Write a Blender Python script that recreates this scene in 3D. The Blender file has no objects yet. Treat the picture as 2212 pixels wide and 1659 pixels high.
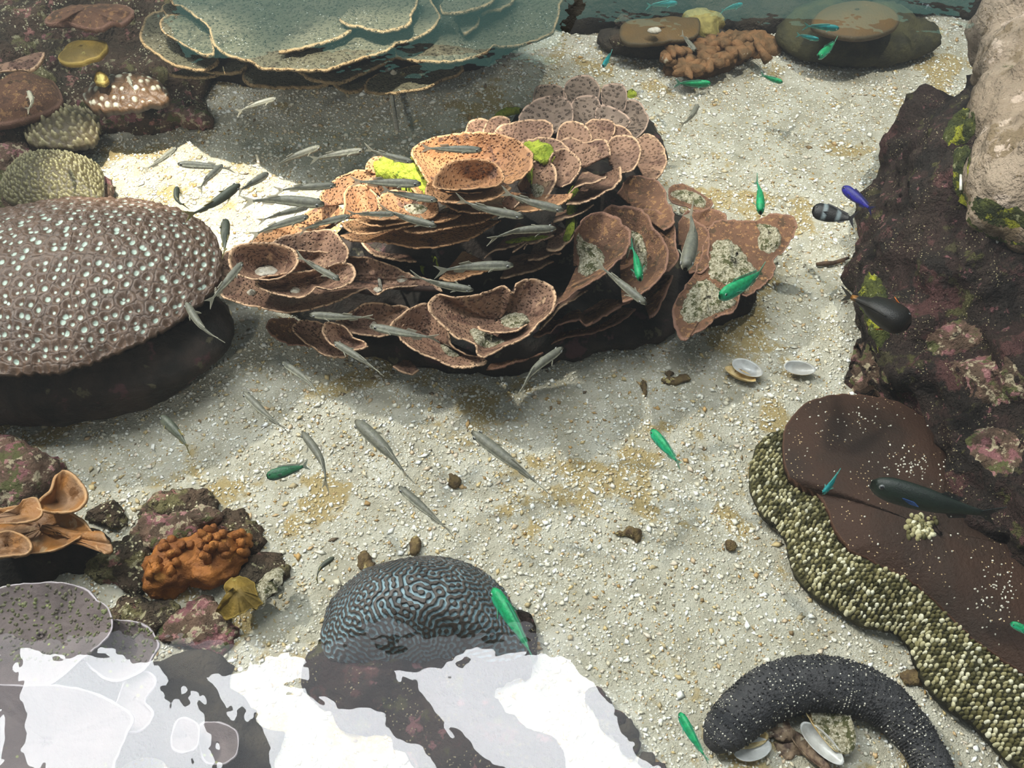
import bpy, math, random
import numpy as np
from mathutils import Vector
from mathutils.bvhtree import BVHTree
random.seed(7); rng = np.random.RandomState(7)
S = bpy.context.scene
COLL = S.collection
# ------------------------------------------------------------------ camera, world, exposure
F, H, PITCH = 1954.0, 1.5, math.radians(52)
cam = bpy.data.objects.new('camera', bpy.data.cameras.new('camera')); COLL.objects.link(cam)
cam.location = (0, 0, H); cam.rotation_euler = (math.radians(90) - PITCH, 0, 0)
cam.data.sensor_width = 36; cam.data.lens = 36 * F / 2212; cam.data.clip_start = .02
S.camera = cam
S.view_settings.view_transform = 'Standard'; S.view_settings.look = 'None'
S.view_settings.gamma = 1; S.view_settings.use_curve_mapping = False
S.view_settings.exposure = 0.0
W = bpy.data.worlds.new('world'); S.world = W; W.use_nodes = True
W.node_tree.nodes['Background'].inputs[0].default_value = (.86, .95, 1.0, 1)
W.node_tree.nodes['Background'].inputs[1].default_value = .42
try:
    S.cycles.max_bounces = 6; S.cycles.diffuse_bounces = 3; S.cycles.transparent_max_bounces = 12
    S.cycles.caustics_reflective = False; S.cycles.caustics_refractive = False
except Exception: pass
WATER = .72
def cosd(a): return math.cos(a)
def at(px, py, z=0.0):
    a = (px - 1106) / F; b = -(py - 829.5) / F
    d = (a, math.cos(PITCH) + b * math.sin(PITCH), -math.sin(PITCH) + b * math.cos(PITCH))
    t = (H - z) / -d[2]
    return np.array([d[0] * t, d[1] * t, z])
def atv(px, z=None):
    px = np.asarray(px, float)
    zz = np.full(len(px), z) if np.isscalar(z) else np.asarray(z)
    a = (px[:, 0] - 1106) / F; b = -(px[:, 1] - 829.5) / F
    dy = math.cos(PITCH) + b * math.sin(PITCH); dz = -math.sin(PITCH) + b * math.cos(PITCH)
    t = (H - zz) / -dz
    return np.stack([a * t, dy * t, zz], 1)
def spot(name, loc, target, energy, size_deg, color, blend, radius):
    l = bpy.data.lights.new(name, 'SPOT'); l.energy = energy; l.color = color
    l.spot_size = math.radians(size_deg); l.spot_blend = blend; l.shadow_soft_size = radius
    o = bpy.data.objects.new(name, l); COLL.objects.link(o); o.location = loc
    o.rotation_euler = (Vector(target) - Vector(loc)).to_track_quat('-Z', 'Y').to_euler()
    return o
spot('added_spot', (-.75, 1.02, 4.9), tuple(at(400, 425, 0)), 2900, 7.6, (1, .93, .83), .35, .04)  # added spot standing in for the sun patch on the left sand
spot('added_spot', (-.25, 1.02, 4.9), tuple(at(840, 400, .1)), 2900, 7.6, (1, .93, .83), .35, .04)  # second added spot, carries the sun patch over the colony top
spot('added_spot', (1.0, 1.0, 4.9), tuple(at(1740, 280, 0)), 720, 22, (1, .97, .88), .8, .06)  # unseen fill added to lift the upper right sand
spot('added_spot', (-3.9, 3.3, 4.8), tuple(at(1450, 1180, 0)), 1500, 22, (1, .97, .9), .7, .10)  # unseen fill added to brighten the lower sand
spot('added_spot', (-.9, -2.6, 3.2), tuple(at(640, 245, 0)), 320, 17, (1, .97, .9), 1.0, .1)  # weak low fill added for the shaded sand under the table coral
# ------------------------------------------------------------------ helpers
def hash3(i, j, k, seed):
    n = (i * 374761393 + j * 668265263 + k * 2147483647 + seed * 144665) & 0xffffffff
    n = ((n ^ (n >> 13)) * 1274126177) & 0xffffffff
    return ((n ^ (n >> 16)) & 0xffff) / 65535.0
def vnoise(p, scale, seed=0):
    q = p * scale; i0 = np.floor(q).astype(np.int64); f = q - i0; f = f * f * (3 - 2 * f)
    r = 0
    for dx in (0, 1):
        for dy in (0, 1):
            for dz in (0, 1):
                w = (f[:, 0] if dx else 1 - f[:, 0]) * (f[:, 1] if dy else 1 - f[:, 1]) * (f[:, 2] if dz else 1 - f[:, 2])
                r = r + w * hash3(i0[:, 0] + dx, i0[:, 1] + dy, i0[:, 2] + dz, seed)
    return r * 2 - 1
def fbm(p, scale, seed=0, octv=4):
    r = 0; a = 1
    for o in range(octv):
        r = r + a * vnoise(p, scale * 2 ** o, seed + o * 7); a *= .5
    return r / 1.6
def voro(xy, cell, seed=0, jit=.8):
    q = xy / cell; b = np.floor(q).astype(np.int64); d1 = np.full(len(q), 9.); d2 = np.full(len(q), 9.); idr = np.zeros(len(q))
    for dx in (-1, 0, 1):
        for dy in (-1, 0, 1):
            i = b[:, 0] + dx; j = b[:, 1] + dy
            cx = i + .5 + jit * (hash3(i, j, i * 0, seed) - .5); cy = j + .5 + jit * (hash3(i, j, i * 0 + 1, seed) - .5)
            d = np.hypot(q[:, 0] - cx, q[:, 1] - cy); r = hash3(i, j, i * 0 + 2, seed)
            closer = d < d1
            d2 = np.where(closer, d1, np.minimum(d2, d)); idr = np.where(closer, r, idr); d1 = np.where(closer, d, d1)
    return d1, d2, idr
def smooth(x, a, b):
    t = np.clip((x - a) / (b - a), 0, 1); return t * t * (3 - 2 * t)
def lerp3(a, b, t):
    a = np.asarray(a, float); b = np.asarray(b, float)
    return a * (1 - t[:, None]) + b * t[:, None]
def tag(o, label=None, cat=None, group=None, kind=None):
    if label: o['label'] = label
    if cat: o['category'] = cat
    if group: o['group'] = group
    if kind: o['kind'] = kind
    return o
def empty(name, loc, label, cat, group=None):
    o = bpy.data.objects.new(name, None); COLL.objects.link(o); o.location = tuple(float(v) for v in loc)
    o.empty_display_size = .05
    return tag(o, label, cat, group)
def mesh(name, V, faces, mat, parent=None, attrs=None, sm=True, origin=None):
    V = np.asarray(V, float)
    if parent is not None:
        off = np.array(parent.location)
        q = parent.parent
        while q is not None: off = off + np.array(q.location); q = q.parent
    else: off = np.array(origin) if origin is not None else np.array([V[:, 0].mean(), V[:, 1].mean(), V[:, 2].min()])
    me = bpy.data.meshes.new(name)
    V2 = V - off
    if isinstance(faces, np.ndarray):
        k = faces.shape[1]; n = len(faces)
        me.vertices.add(len(V2)); me.vertices.foreach_set('co', V2.astype(np.float32).ravel())
        me.loops.add(n * k); me.loops.foreach_set('vertex_index', faces.astype(np.int32).ravel())
        me.polygons.add(n); me.polygons.foreach_set('loop_start', np.arange(0, n * k, k, dtype=np.int32))
        me.update(calc_edges=True); me.validate()
    else:
        me.from_pydata([tuple(v) for v in V2], [], faces); me.update()
    if sm: me.polygons.foreach_set('use_smooth', [True] * len(me.polygons))
    if attrs:
        for k, a in attrs.items():
            if a.ndim == 1:
                at_ = me.attributes.new(k, 'FLOAT', 'POINT'); at_.data.foreach_set('value', a.astype(np.float32))
            else:
                at_ = me.attributes.new(k, 'FLOAT_COLOR', 'POINT')
                at_.data.foreach_set('color', np.concatenate([a, np.ones((len(a), 1))], 1).astype(np.float32).ravel())
    me.materials.append(mat)
    o = bpy.data.objects.new(name, me); COLL.objects.link(o)
    if parent is not None: o.parent = parent
    else: o.location = tuple(float(v) for v in off)
    return o
def catmull(pts, closed, step):
    P = np.array([list(p) + [np.nan] * (3 - len(p)) for p in pts], float)
    n = len(P); out = []
    rngi = range(n) if closed else range(n - 1)
    for i in rngi:
        if closed: a, b, c, d = P[(i - 1) % n], P[i], P[(i + 1) % n], P[(i + 2) % n]
        else: a, b, c, d = P[max(i - 1, 0)], P[i], P[i + 1], P[min(i + 2, n - 1)]
        k = max(1, int(round(np.hypot(*(c - b)[:2]) / step)))
        for t in np.arange(k) / k:
            out.append(.5 * (2 * b + (c - a) * t + (2 * a - 5 * b + 4 * c - d) * t * t + (3 * b - a - 3 * c + d) * t ** 3))
    if not closed: out.append(P[-1])
    return np.array(out)
# ------------------------------------------------------------------ materials
def srgb(r, g, b): return tuple(((c / 255) / 12.92 if c / 255 <= .04045 else ((c / 255 + .055) / 1.055) ** 2.4) for c in (r, g, b))
MATS = {}
def M(name, c1=None, c2=None, scale=20, patches=(), specks=(), bump=(), rough=.6, col=False, rim=None, spec=.3, isl=None, vbump=None, trans=0):
    m = bpy.data.materials.new(name); m.use_nodes = True; nt = m.node_tree; N = nt.nodes; L = nt.links
    bs = N['Principled BSDF']; bs.inputs['Roughness'].default_value = rough
    bs.inputs['Specular IOR Level'].default_value = spec
    tc = N.new('ShaderNodeNewGeometry')
    pos = tc.outputs['Position']
    def noise(sc, seed=0, det=4, r=.6):
        mp = N.new('ShaderNodeMapping'); mp.inputs[1].default_value = (seed * 3.7, seed * 1.3, seed * 2.1); L.new(pos, mp.inputs[0])
        n = N.new('ShaderNodeTexNoise'); n.inputs['Scale'].default_value = sc; n.inputs['Detail'].default_value = det
        n.inputs['Roughness'].default_value = r; L.new(mp.outputs[0], n.inputs['Vector']); return n.outputs['Fac']
    def mix(f, a, b, mode='MIX'):
        x = N.new('ShaderNodeMix'); x.data_type = 'RGBA'; x.blend_type = mode
        if hasattr(f, 'links'): L.new(f, x.inputs[0])
        else: x.inputs[0].default_value = f
        for s, v in ((x.inputs[6], a), (x.inputs[7], b)):
            if hasattr(v, 'links'): L.new(v, s)
            else: s.default_value = (*v, 1)
        return x.outputs[2]
    def mr(v, a, b):
        x = N.new('ShaderNodeMapRange'); x.interpolation_type = 'SMOOTHSTEP'
        x.inputs[1].default_value = a; x.inputs[2].default_value = b; L.new(v, x.inputs[0]); return x.outputs[0]
    if isl:
        r = N.new('ShaderNodeValToRGB'); L.new(tc.outputs['Random Per Island'], r.inputs[0])
        el = r.color_ramp.elements
        while len(el) < len(isl): el.new(.5)
        for i, (p, c) in enumerate(isl): el[i].position = p; el[i].color = (*c, 1)
        c = r.outputs[0]
    elif col:
        a = N.new('ShaderNodeAttribute'); a.attribute_name = 'Col'; c = a.outputs['Color']
        if c1: c = mix(mr(noise(scale), .35, .65), c, mix(1.0, c, c1, 'MULTIPLY'))
    else: c = mix(mr(noise(scale), .35, .65), c1, c2)
    for i, (pc, sc, th) in enumerate(patches): c = mix(mr(noise(sc, i + 3, 5), th, th + .05), c, pc)
    for i, (pc, sc, th) in enumerate(specks):
        v = N.new('ShaderNodeTexVoronoi'); v.inputs['Scale'].default_value = sc; L.new(pos, v.inputs['Vector'])
        x = N.new('ShaderNodeMath'); x.operation = 'MULTIPLY'
        L.new(mr(v.outputs['Distance'], th, th * .6), x.inputs[0]); L.new(mr(noise(sc * .12, i + 11, 3), .5, .56), x.inputs[1])
        c = mix(x.outputs[0], c, pc)
    if rim:
        a = N.new('ShaderNodeAttribute'); a.attribute_name = 'rim'; c = mix(a.outputs['Fac'], c, rim)
    L.new(c, bs.inputs['Base Color'])
    last = None
    def addb(h, st, di):
        nonlocal last
        b = N.new('ShaderNodeBump'); b.inputs['Strength'].default_value = st; b.inputs['Distance'].default_value = di
        L.new(h, b.inputs['Height'])
        if last: L.new(last, b.inputs['Normal'])
        last = b.outputs[0]
    for (sc, di) in bump: addb(noise(sc, 5), 1, di)
    if vbump:
        v = N.new('ShaderNodeTexVoronoi'); v.inputs['Scale'].default_value = vbump[0]; L.new(pos, v.inputs['Vector'])
        addb(mr(v.outputs['Distance'], .45, .1), 1, vbump[1])
    if last: L.new(last, bs.inputs['Normal'])
    if trans: bs.inputs['Alpha'].default_value = 1 - trans
    MATS[name] = m; return m
def emis(name, c, s):
    m = bpy.data.materials.new(name); m.use_nodes = True; nt = m.node_tree; nt.nodes.clear()
    e = nt.nodes.new('ShaderNodeEmission'); e.inputs[0].default_value = (*c, 1); e.inputs[1].default_value = s
    o = nt.nodes.new('ShaderNodeOutputMaterial'); nt.links.new(e.outputs[0], o.inputs[0]); return m
cream = (.62, .58, .46)
m_sand = M('sand', (.40, .37, .28), (.54, .51, .41), 14, patches=[((.40, .31, .15), 5, .56)], specks=[((.72, .70, .62), 150, .35)], bump=[(260, .006), (90, .004)], rough=.9, spec=.1)
m_gravel = M('gravel', isl=[(0, (.36, .30, .19)), (.12, (.58, .45, .22)), (.2, (.60, .55, .42)), (.5, (.72, .69, .58)), (.8, (.82, .82, .77)), (.97, (.45, .28, .10)), (1, (.12, .09, .06))], rough=.7)
m_coral = M('coral_plate', srgb(112, 84, 68), srgb(138, 106, 84), 9, patches=[(srgb(98, 70, 56), 25, .56), (srgb(158, 128, 100), 34, .62)], specks=[(srgb(80, 56, 44), 150, .36)], bump=[(150, .003)], vbump=(140, .005), rough=.65, rim=srgb(214, 176, 140))
m_coral_orange = M('coral_plate_tan', srgb(168, 122, 82), srgb(144, 104, 74), 9, patches=[(srgb(108, 78, 62), 25, .58)], specks=[(srgb(96, 66, 50), 150, .36)], bump=[(150, .003)], vbump=(140, .005), rough=.65, rim=srgb(206, 158, 114))
m_coral_back = M('coral_plate_ridged', srgb(100, 84, 72), srgb(122, 104, 90), 12, specks=[(srgb(70, 56, 44), 100, .4)], bump=[(100, .004)], vbump=(90, .009), rough=.7, rim=srgb(190, 160, 140))
m_coral_red = M('coral_plate_russet', srgb(96, 68, 50), srgb(116, 82, 60), 10, patches=[(srgb(80, 60, 42), 30, .56), (srgb(146, 108, 72), 80, .56), (srgb(88, 62, 46), 45, .58)], specks=[(srgb(186, 150, 100), 150, .2)], bump=[(140, .006), (300, .003)], rough=.7, rim=srgb(150, 112, 94))
m_below = M('plate_underside_shade', srgb(46, 34, 28), srgb(62, 44, 36), 12, bump=[(90, .004)], rough=.8)  # shade below the plate rims put into a darker brown
m_core = M('shaded_core', (.014, .012, .009), (.034, .024, .018), 14, patches=[((.06, .028, .028), 12, .6), ((.07, .06, .035), 20, .62)], bump=[(40, .01)], rough=.8)  # shade of the hollows put into a near-black base; maroon patches are its own
m_algae = M('green_algae', (.20, .26, .02), (.42, .46, .05), 60, patches=[((.06, .08, .01), 40, .58)], bump=[(150, .01)], rough=.9)
m_sedi = M('sediment', (.15, .13, .07), (.44, .40, .29), 200, patches=[((.07, .07, .025), 70, .53), ((.62, .58, .48), 260, .6)], bump=[(220, .006)], rough=.9)
m_chip = M('white_sediment', (.36, .31, .23), (.52, .48, .40), 90, bump=[(200, .004)], rough=.8)
m_table = M('table_coral', srgb(72, 70, 52), srgb(84, 80, 62), 8, patches=[(srgb(62, 58, 42), 18, .58)], specks=[((.5, .52, .46), 120, .2)], bump=[(190, .008)], vbump=(130, .007), rough=.6, rim=srgb(164, 136, 96))
m_rock = M('encrusted_rock', srgb(56, 42, 34), srgb(36, 28, 22), 10, patches=[(srgb(84, 54, 50), 9, .55), (srgb(52, 36, 30), 18, .52), (srgb(120, 80, 80), 30, .62), (srgb(70, 64, 40), 22, .6), (srgb(80, 76, 42), 15, .62)], specks=[(srgb(170, 156, 120), 170, .26)], bump=[(22, .03), (70, .02), (200, .008)], rough=.75)
m_rock_l = M('reef_rock', srgb(84, 66, 50), srgb(60, 50, 36), 9, patches=[(srgb(104, 96, 62), 12, .55), (srgb(146, 102, 92), 20, .6), (srgb(104, 76, 64), 8, .58), (srgb(150, 142, 110), 40, .6)], specks=[(srgb(200, 192, 156), 120, .32)], bump=[(24, .03), (80, .016)], rough=.8)
m_rock_dk = M('dark_rock', srgb(40, 36, 30), srgb(62, 54, 42), 8, bump=[(24, .02), (90, .008)], rough=.85)
m_pink = M('pink_crust', srgb(108, 84, 68), srgb(78, 62, 48), 26, patches=[(srgb(132, 88, 88), 20, .53), (srgb(170, 156, 128), 50, .55), (srgb(86, 86, 50), 22, .56), (srgb(160, 116, 112), 46, .6)], bump=[(70, .012), (180, .006)], rough=.8)
m_pale = M('pale_stone', srgb(160, 142, 122), srgb(134, 116, 96), 5, patches=[(srgb(122, 104, 80), 11, .54), (srgb(84, 80, 50), 9, .62), (srgb(188, 168, 150), 20, .6)], specks=[(srgb(120, 100, 70), 120, .25)], bump=[(12, .03), (60, .012), (200, .004)], rough=.75)
m_green = M('algae_crust', srgb(78, 82, 34), srgb(48, 54, 26), 30, patches=[(srgb(150, 150, 40), 24, .56), (srgb(140, 140, 100), 60, .6)], bump=[(60, .016), (180, .008)], rough=.85)
m_pattern = M('patterned_coral', (.82, .80, .8), None, 90, col=True, bump=[(260, .0015)], rough=.45, spec=.5)
m_brown = M('brown_encrusting', srgb(42, 29, 20), srgb(56, 36, 24), 7, specks=[(srgb(190, 165, 125), 140, .2)], bump=[(180, .003)], rough=.7, rim=srgb(84, 56, 40))
m_knobbase = M('knob_base', srgb(44, 42, 26), srgb(66, 62, 36), 18, bump=[(90, .008)], rough=.8)
m_knob = M('knob', isl=[(0, srgb(58, 56, 30)), (.35, srgb(92, 86, 52)), (.6, srgb(146, 138, 98)), (.85, srgb(190, 184, 150)), (1, srgb(214, 210, 186))], rough=.6)
m_cuke = M('cucumber_skin', srgb(50, 50, 52), srgb(66, 65, 66), 30, specks=[(srgb(210, 205, 180), 200, .22)], bump=[(180, .006)], rough=.7)
m_grain = M('pale_grain', isl=[(0, (.35, .32, .25)), (1, (.75, .72, .62))], rough=.7)
m_shell_in = M('shell_inner', srgb(178, 178, 174), srgb(146, 144, 138), 30, bump=[(60, .002)], rough=.3, spec=.5)
m_shell_out = M('shell_outer', srgb(178, 148, 92), srgb(206, 186, 140), 50, patches=[(srgb(110, 76, 40), 40, .6)], bump=[(120, .003)], rough=.6)
m_shell_dk = M('shell_outer_brown', srgb(128, 108, 86), srgb(70, 52, 42), 90, patches=[(srgb(176, 164, 142), 70, .58)], bump=[(120, .003)], rough=.6)
m_orange = M('orange_coral', srgb(158, 98, 40), srgb(116, 68, 28), 20, patches=[(srgb(186, 128, 62), 30, .6)], bump=[(140, .005)], rough=.6)
m_foli = M('foliose_tan', srgb(140, 92, 42), srgb(132, 102, 76), 12, patches=[(srgb(96, 64, 34), 14, .56), (srgb(160, 130, 96), 22, .62)], bump=[(50, .006)], rough=.55, rim=srgb(186, 146, 104))
m_grey = M('grey_plate', srgb(100, 88, 86), srgb(84, 74, 72), 20, specks=[(srgb(150, 158, 96), 75, .2)], bump=[(120, .003)], rough=.7, rim=srgb(190, 180, 184))
m_wart = M('green_wart', srgb(112, 116, 78), srgb(96, 88, 78), 60, rough=.6)
m_olive = M('olive_coral', srgb(132, 106, 42), srgb(96, 78, 30), 16, patches=[(srgb(180, 168, 100), 18, .62)], bump=[(120, .003)], rough=.6, rim=srgb(166, 140, 70))
m_disc = M('brown_disc', srgb(96, 72, 36), srgb(82, 66, 40), 8, specks=[(srgb(170, 150, 110), 60, .1)], bump=[(160, .003)], rough=.6, rim=srgb(60, 54, 38))
m_branch = M('knobbly_brown', srgb(128, 92, 58), srgb(92, 70, 44), 26, patches=[(srgb(196, 184, 160), 14, .63)], bump=[(90, .006)], rough=.75)
m_debris = M('debris', srgb(74, 58, 40), srgb(110, 92, 58), 60, patches=[(srgb(160, 146, 96), 60, .58)], bump=[(160, .005)], rough=.8)
m_fish = M('fish_skin', (.62, .64, .66), None, 160, col=True, bump=[(420, .0008)], rough=.45, spec=.4)
m_fin = M('fish_fin', col=True, c1=(.9, .9, .9), c2=None, rough=.5, trans=.45)
m_finop = M('fish_fin_solid', col=True, c1=(.9, .9, .9), c2=None, rough=.5, trans=.1)
m_eye = M('fish_eye', col=True, c1=(1, 1, 1), rough=.15, spec=.6)
m_frame = M('panel_frame', (.09, .1, .12), (.12, .13, .15), 3, rough=.6)
m_stick = M('stick', srgb(86, 66, 48), srgb(52, 40, 30), 60, bump=[(120, .003)], rough=.8)
m_white = M('white_tube', srgb(225, 222, 214), srgb(200, 195, 180), 60, rough=.6)
# water: the reflection follows Fresnel, the rest passes straight through
m_water = bpy.data.materials.new('water'); m_water.use_nodes = True
nt = m_water.node_tree; nt.nodes.clear(); N = nt.nodes; L = nt.links
out = N.new('ShaderNodeOutputMaterial'); mx = N.new('ShaderNodeMixShader'); fr = N.new('ShaderNodeFresnel'); fr.inputs[0].default_value = 1.333
tr = N.new('ShaderNodeBsdfTransparent'); tr.inputs[0].default_value = (.985, 1, .99, 1)
gl = N.new('ShaderNodeBsdfGlossy'); gl.inputs['Roughness'].default_value = .0; gl.inputs[0].default_value = (1, 1, 1, 1)
geo = N.new('ShaderNodeNewGeometry')
n1 = N.new('ShaderNodeTexNoise'); n1.inputs['Scale'].default_value = 5; n1.inputs['Detail'].default_value = 2.5
n2 = N.new('ShaderNodeTexNoise'); n2.inputs['Scale'].default_value = 26; n2.inputs['Detail'].default_value = 2
for n in (n1, n2): L.new(geo.outputs['Position'], n.inputs['Vector'])
b1 = N.new('ShaderNodeBump'); b1.inputs['Strength'].default_value = 1; b1.inputs['Distance'].default_value = .0032
b2 = N.new('ShaderNodeBump'); b2.inputs['Strength'].default_value = 1; b2.inputs['Distance'].default_value = .00030
L.new(n1.outputs['Fac'], b1.inputs['Height']); L.new(n2.outputs['Fac'], b2.inputs['Height']); L.new(b1.outputs[0], b2.inputs['Normal'])
L.new(b2.outputs[0], gl.inputs['Normal'])
inv = N.new('ShaderNodeMath'); inv.operation = 'SUBTRACT'; inv.inputs[0].default_value = 1; L.new(geo.outputs['Backfacing'], inv.inputs[1])
mu = N.new('ShaderNodeMath'); mu.operation = 'MULTIPLY'; L.new(fr.outputs[0], mu.inputs[0]); L.new(inv.outputs[0], mu.inputs[1])
L.new(mu.outputs[0], mx.inputs[0]); L.new(tr.outputs[0], mx.inputs[1]); L.new(gl.outputs[0], mx.inputs[2]); L.new(mx.outputs[0], out.inputs[0])
# ------------------------------------------------------------------ structure
def floor_h(x, y):
    p = np.stack([x, y, x * 0], 1)
    return .012 * fbm(p, 2.2, 3, 3) - .006
gx, gy = np.meshgrid(np.linspace(-3.4, 3.4, 240), np.linspace(-1.0, 4.4, 190))
gx = gx.ravel(); gy = gy.ravel(); gz = floor_h(gx, gy)
idx = np.arange(240 * 190).reshape(190, 240)
q = np.stack([idx[:-1, :-1].ravel(), idx[:-1, 1:].ravel(), idx[1:, 1:].ravel(), idx[1:, :-1].ravel()], 1)
fl = mesh('floor', np.stack([gx, gy, gz], 1), q, m_sand, origin=(0, 0, 0)); tag(fl, kind='structure')
def prism(poly, z0, z1):
    n = len(poly); V = [(x, y, z0) for x, y in poly] + [(x, y, z1) for x, y in poly]
    Fc = [list(range(n))[::-1], list(range(n, 2 * n))] + [[i, (i + 1) % n, n + (i + 1) % n, n + i] for i in range(n)]
    return V, Fc
def box(x0, x1, y0, y1, z0, z1): return prism([(x0, y0), (x1, y0), (x1, y1), (x0, y1)], z0, z1)
for nm, b in (('wall_back', (-3.4, 3.4, 4.4, 4.5, -.1, .85)), ('wall_left', (-3.5, -3.4, -1, 4.5, -.1, .85)), ('wall_right', (3.4, 3.5, -1, 4.5, -.1, .85)), ('wall_front', (-3.4, 3.4, -1.1, -1, -.1, .85))):
    V, Fc = box(*b); o = mesh(nm, V, Fc, m_rock_dk, sm=False); tag(o, kind='structure')
V, Fc = box(-3.39, 3.39, -.99, 4.39, WATER - .0, WATER + .0)
wt = mesh('water_surface', [(-3.4, -1, WATER), (3.4, -1, WATER), (3.4, 4.4, WATER), (-3.4, 4.4, WATER)], [[0, 1, 2, 3]], m_water, sm=False)
tag(wt, 'clear rippled water surface reflecting the bright skylight at lower left', 'water', kind='stuff')
# skylight of slanted panes over the tank; its mirror image is the white glare at the lower left
m_veil_glow = emis('grey_veil_glow', (.9, .94, 1.0), 4.5)  # glow added to the roof bars so the water mirrors a grey veil
m_sky = emis('skylight_pane', (.94, .97, 1.0), 36)
sky = bpy.data.objects.new('window_1', None); COLL.objects.link(sky); sky.location = (-1.2, 1.6, 5); tag(sky, kind='structure')
PA = [[(-3.5, 1.97), (-3.02, 1.97), (-2.72, 1.16), (-3.5, 1.16)], [(-2.80, 1.97), (-2.02, 1.97), (-1.50, 1.16), (-2.45, 1.16)],
      [(-1.78, 1.97), (-1.22, 1.97), (-.10, 1.16), (-1.22, 1.16)], [(-.66, 1.97), (.33, 1.97), (.80, 1.16), (.22, 1.16)]]
for pl in PA:
    V, Fc = prism(pl, 5.0, 5.02); mesh('pane', V, Fc, m_sky, sky, sm=False)
BA = [[(-3.02, 1.97), (-2.80, 1.97), (-2.45, 1.16), (-2.72, 1.16)], [(-2.02, 1.97), (-1.78, 1.97), (-1.22, 1.16), (-1.50, 1.16)], [(-1.22, 1.97), (-.66, 1.97), (.22, 1.16), (-.10, 1.16)],
      [(.33, 1.97), (.43, 1.97), (.90, 1.16), (.80, 1.16)], [(-3.5, 2.10), (.43, 2.10), (.43, 1.97), (-3.5, 1.97)]]
for pl in BA:
    V, Fc = prism(pl, 4.99, 5.03); mesh('veil_glow_strip', V, Fc, m_veil_glow, sky, sm=False)
m_teal = emis('teal_veil_glow', (.50, .95, .86), 1.5)  # unseen glowing panel added so the water mirrors a teal veil
w2 = bpy.data.objects.new('teal_veil_panel', None); COLL.objects.link(w2); w2.location = (0, 8, 4); tag(w2, kind='structure')
for (x0, x1, z0, z1) in ((-3.25, .52, 3.2, 5.0), (.62, 4.3, 3.2, 4.55)):
    V, Fc = box(x0, x1, 8.0, 8.03, z0, z1); mesh('pane', V, Fc, m_teal, w2, sm=False)
V, Fc = box(.52, .62, 7.97, 8.05, 3.2, 5.0); mesh('panel_divider', V, Fc, m_frame, w2, sm=False)  # divider of the added teal panel
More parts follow.
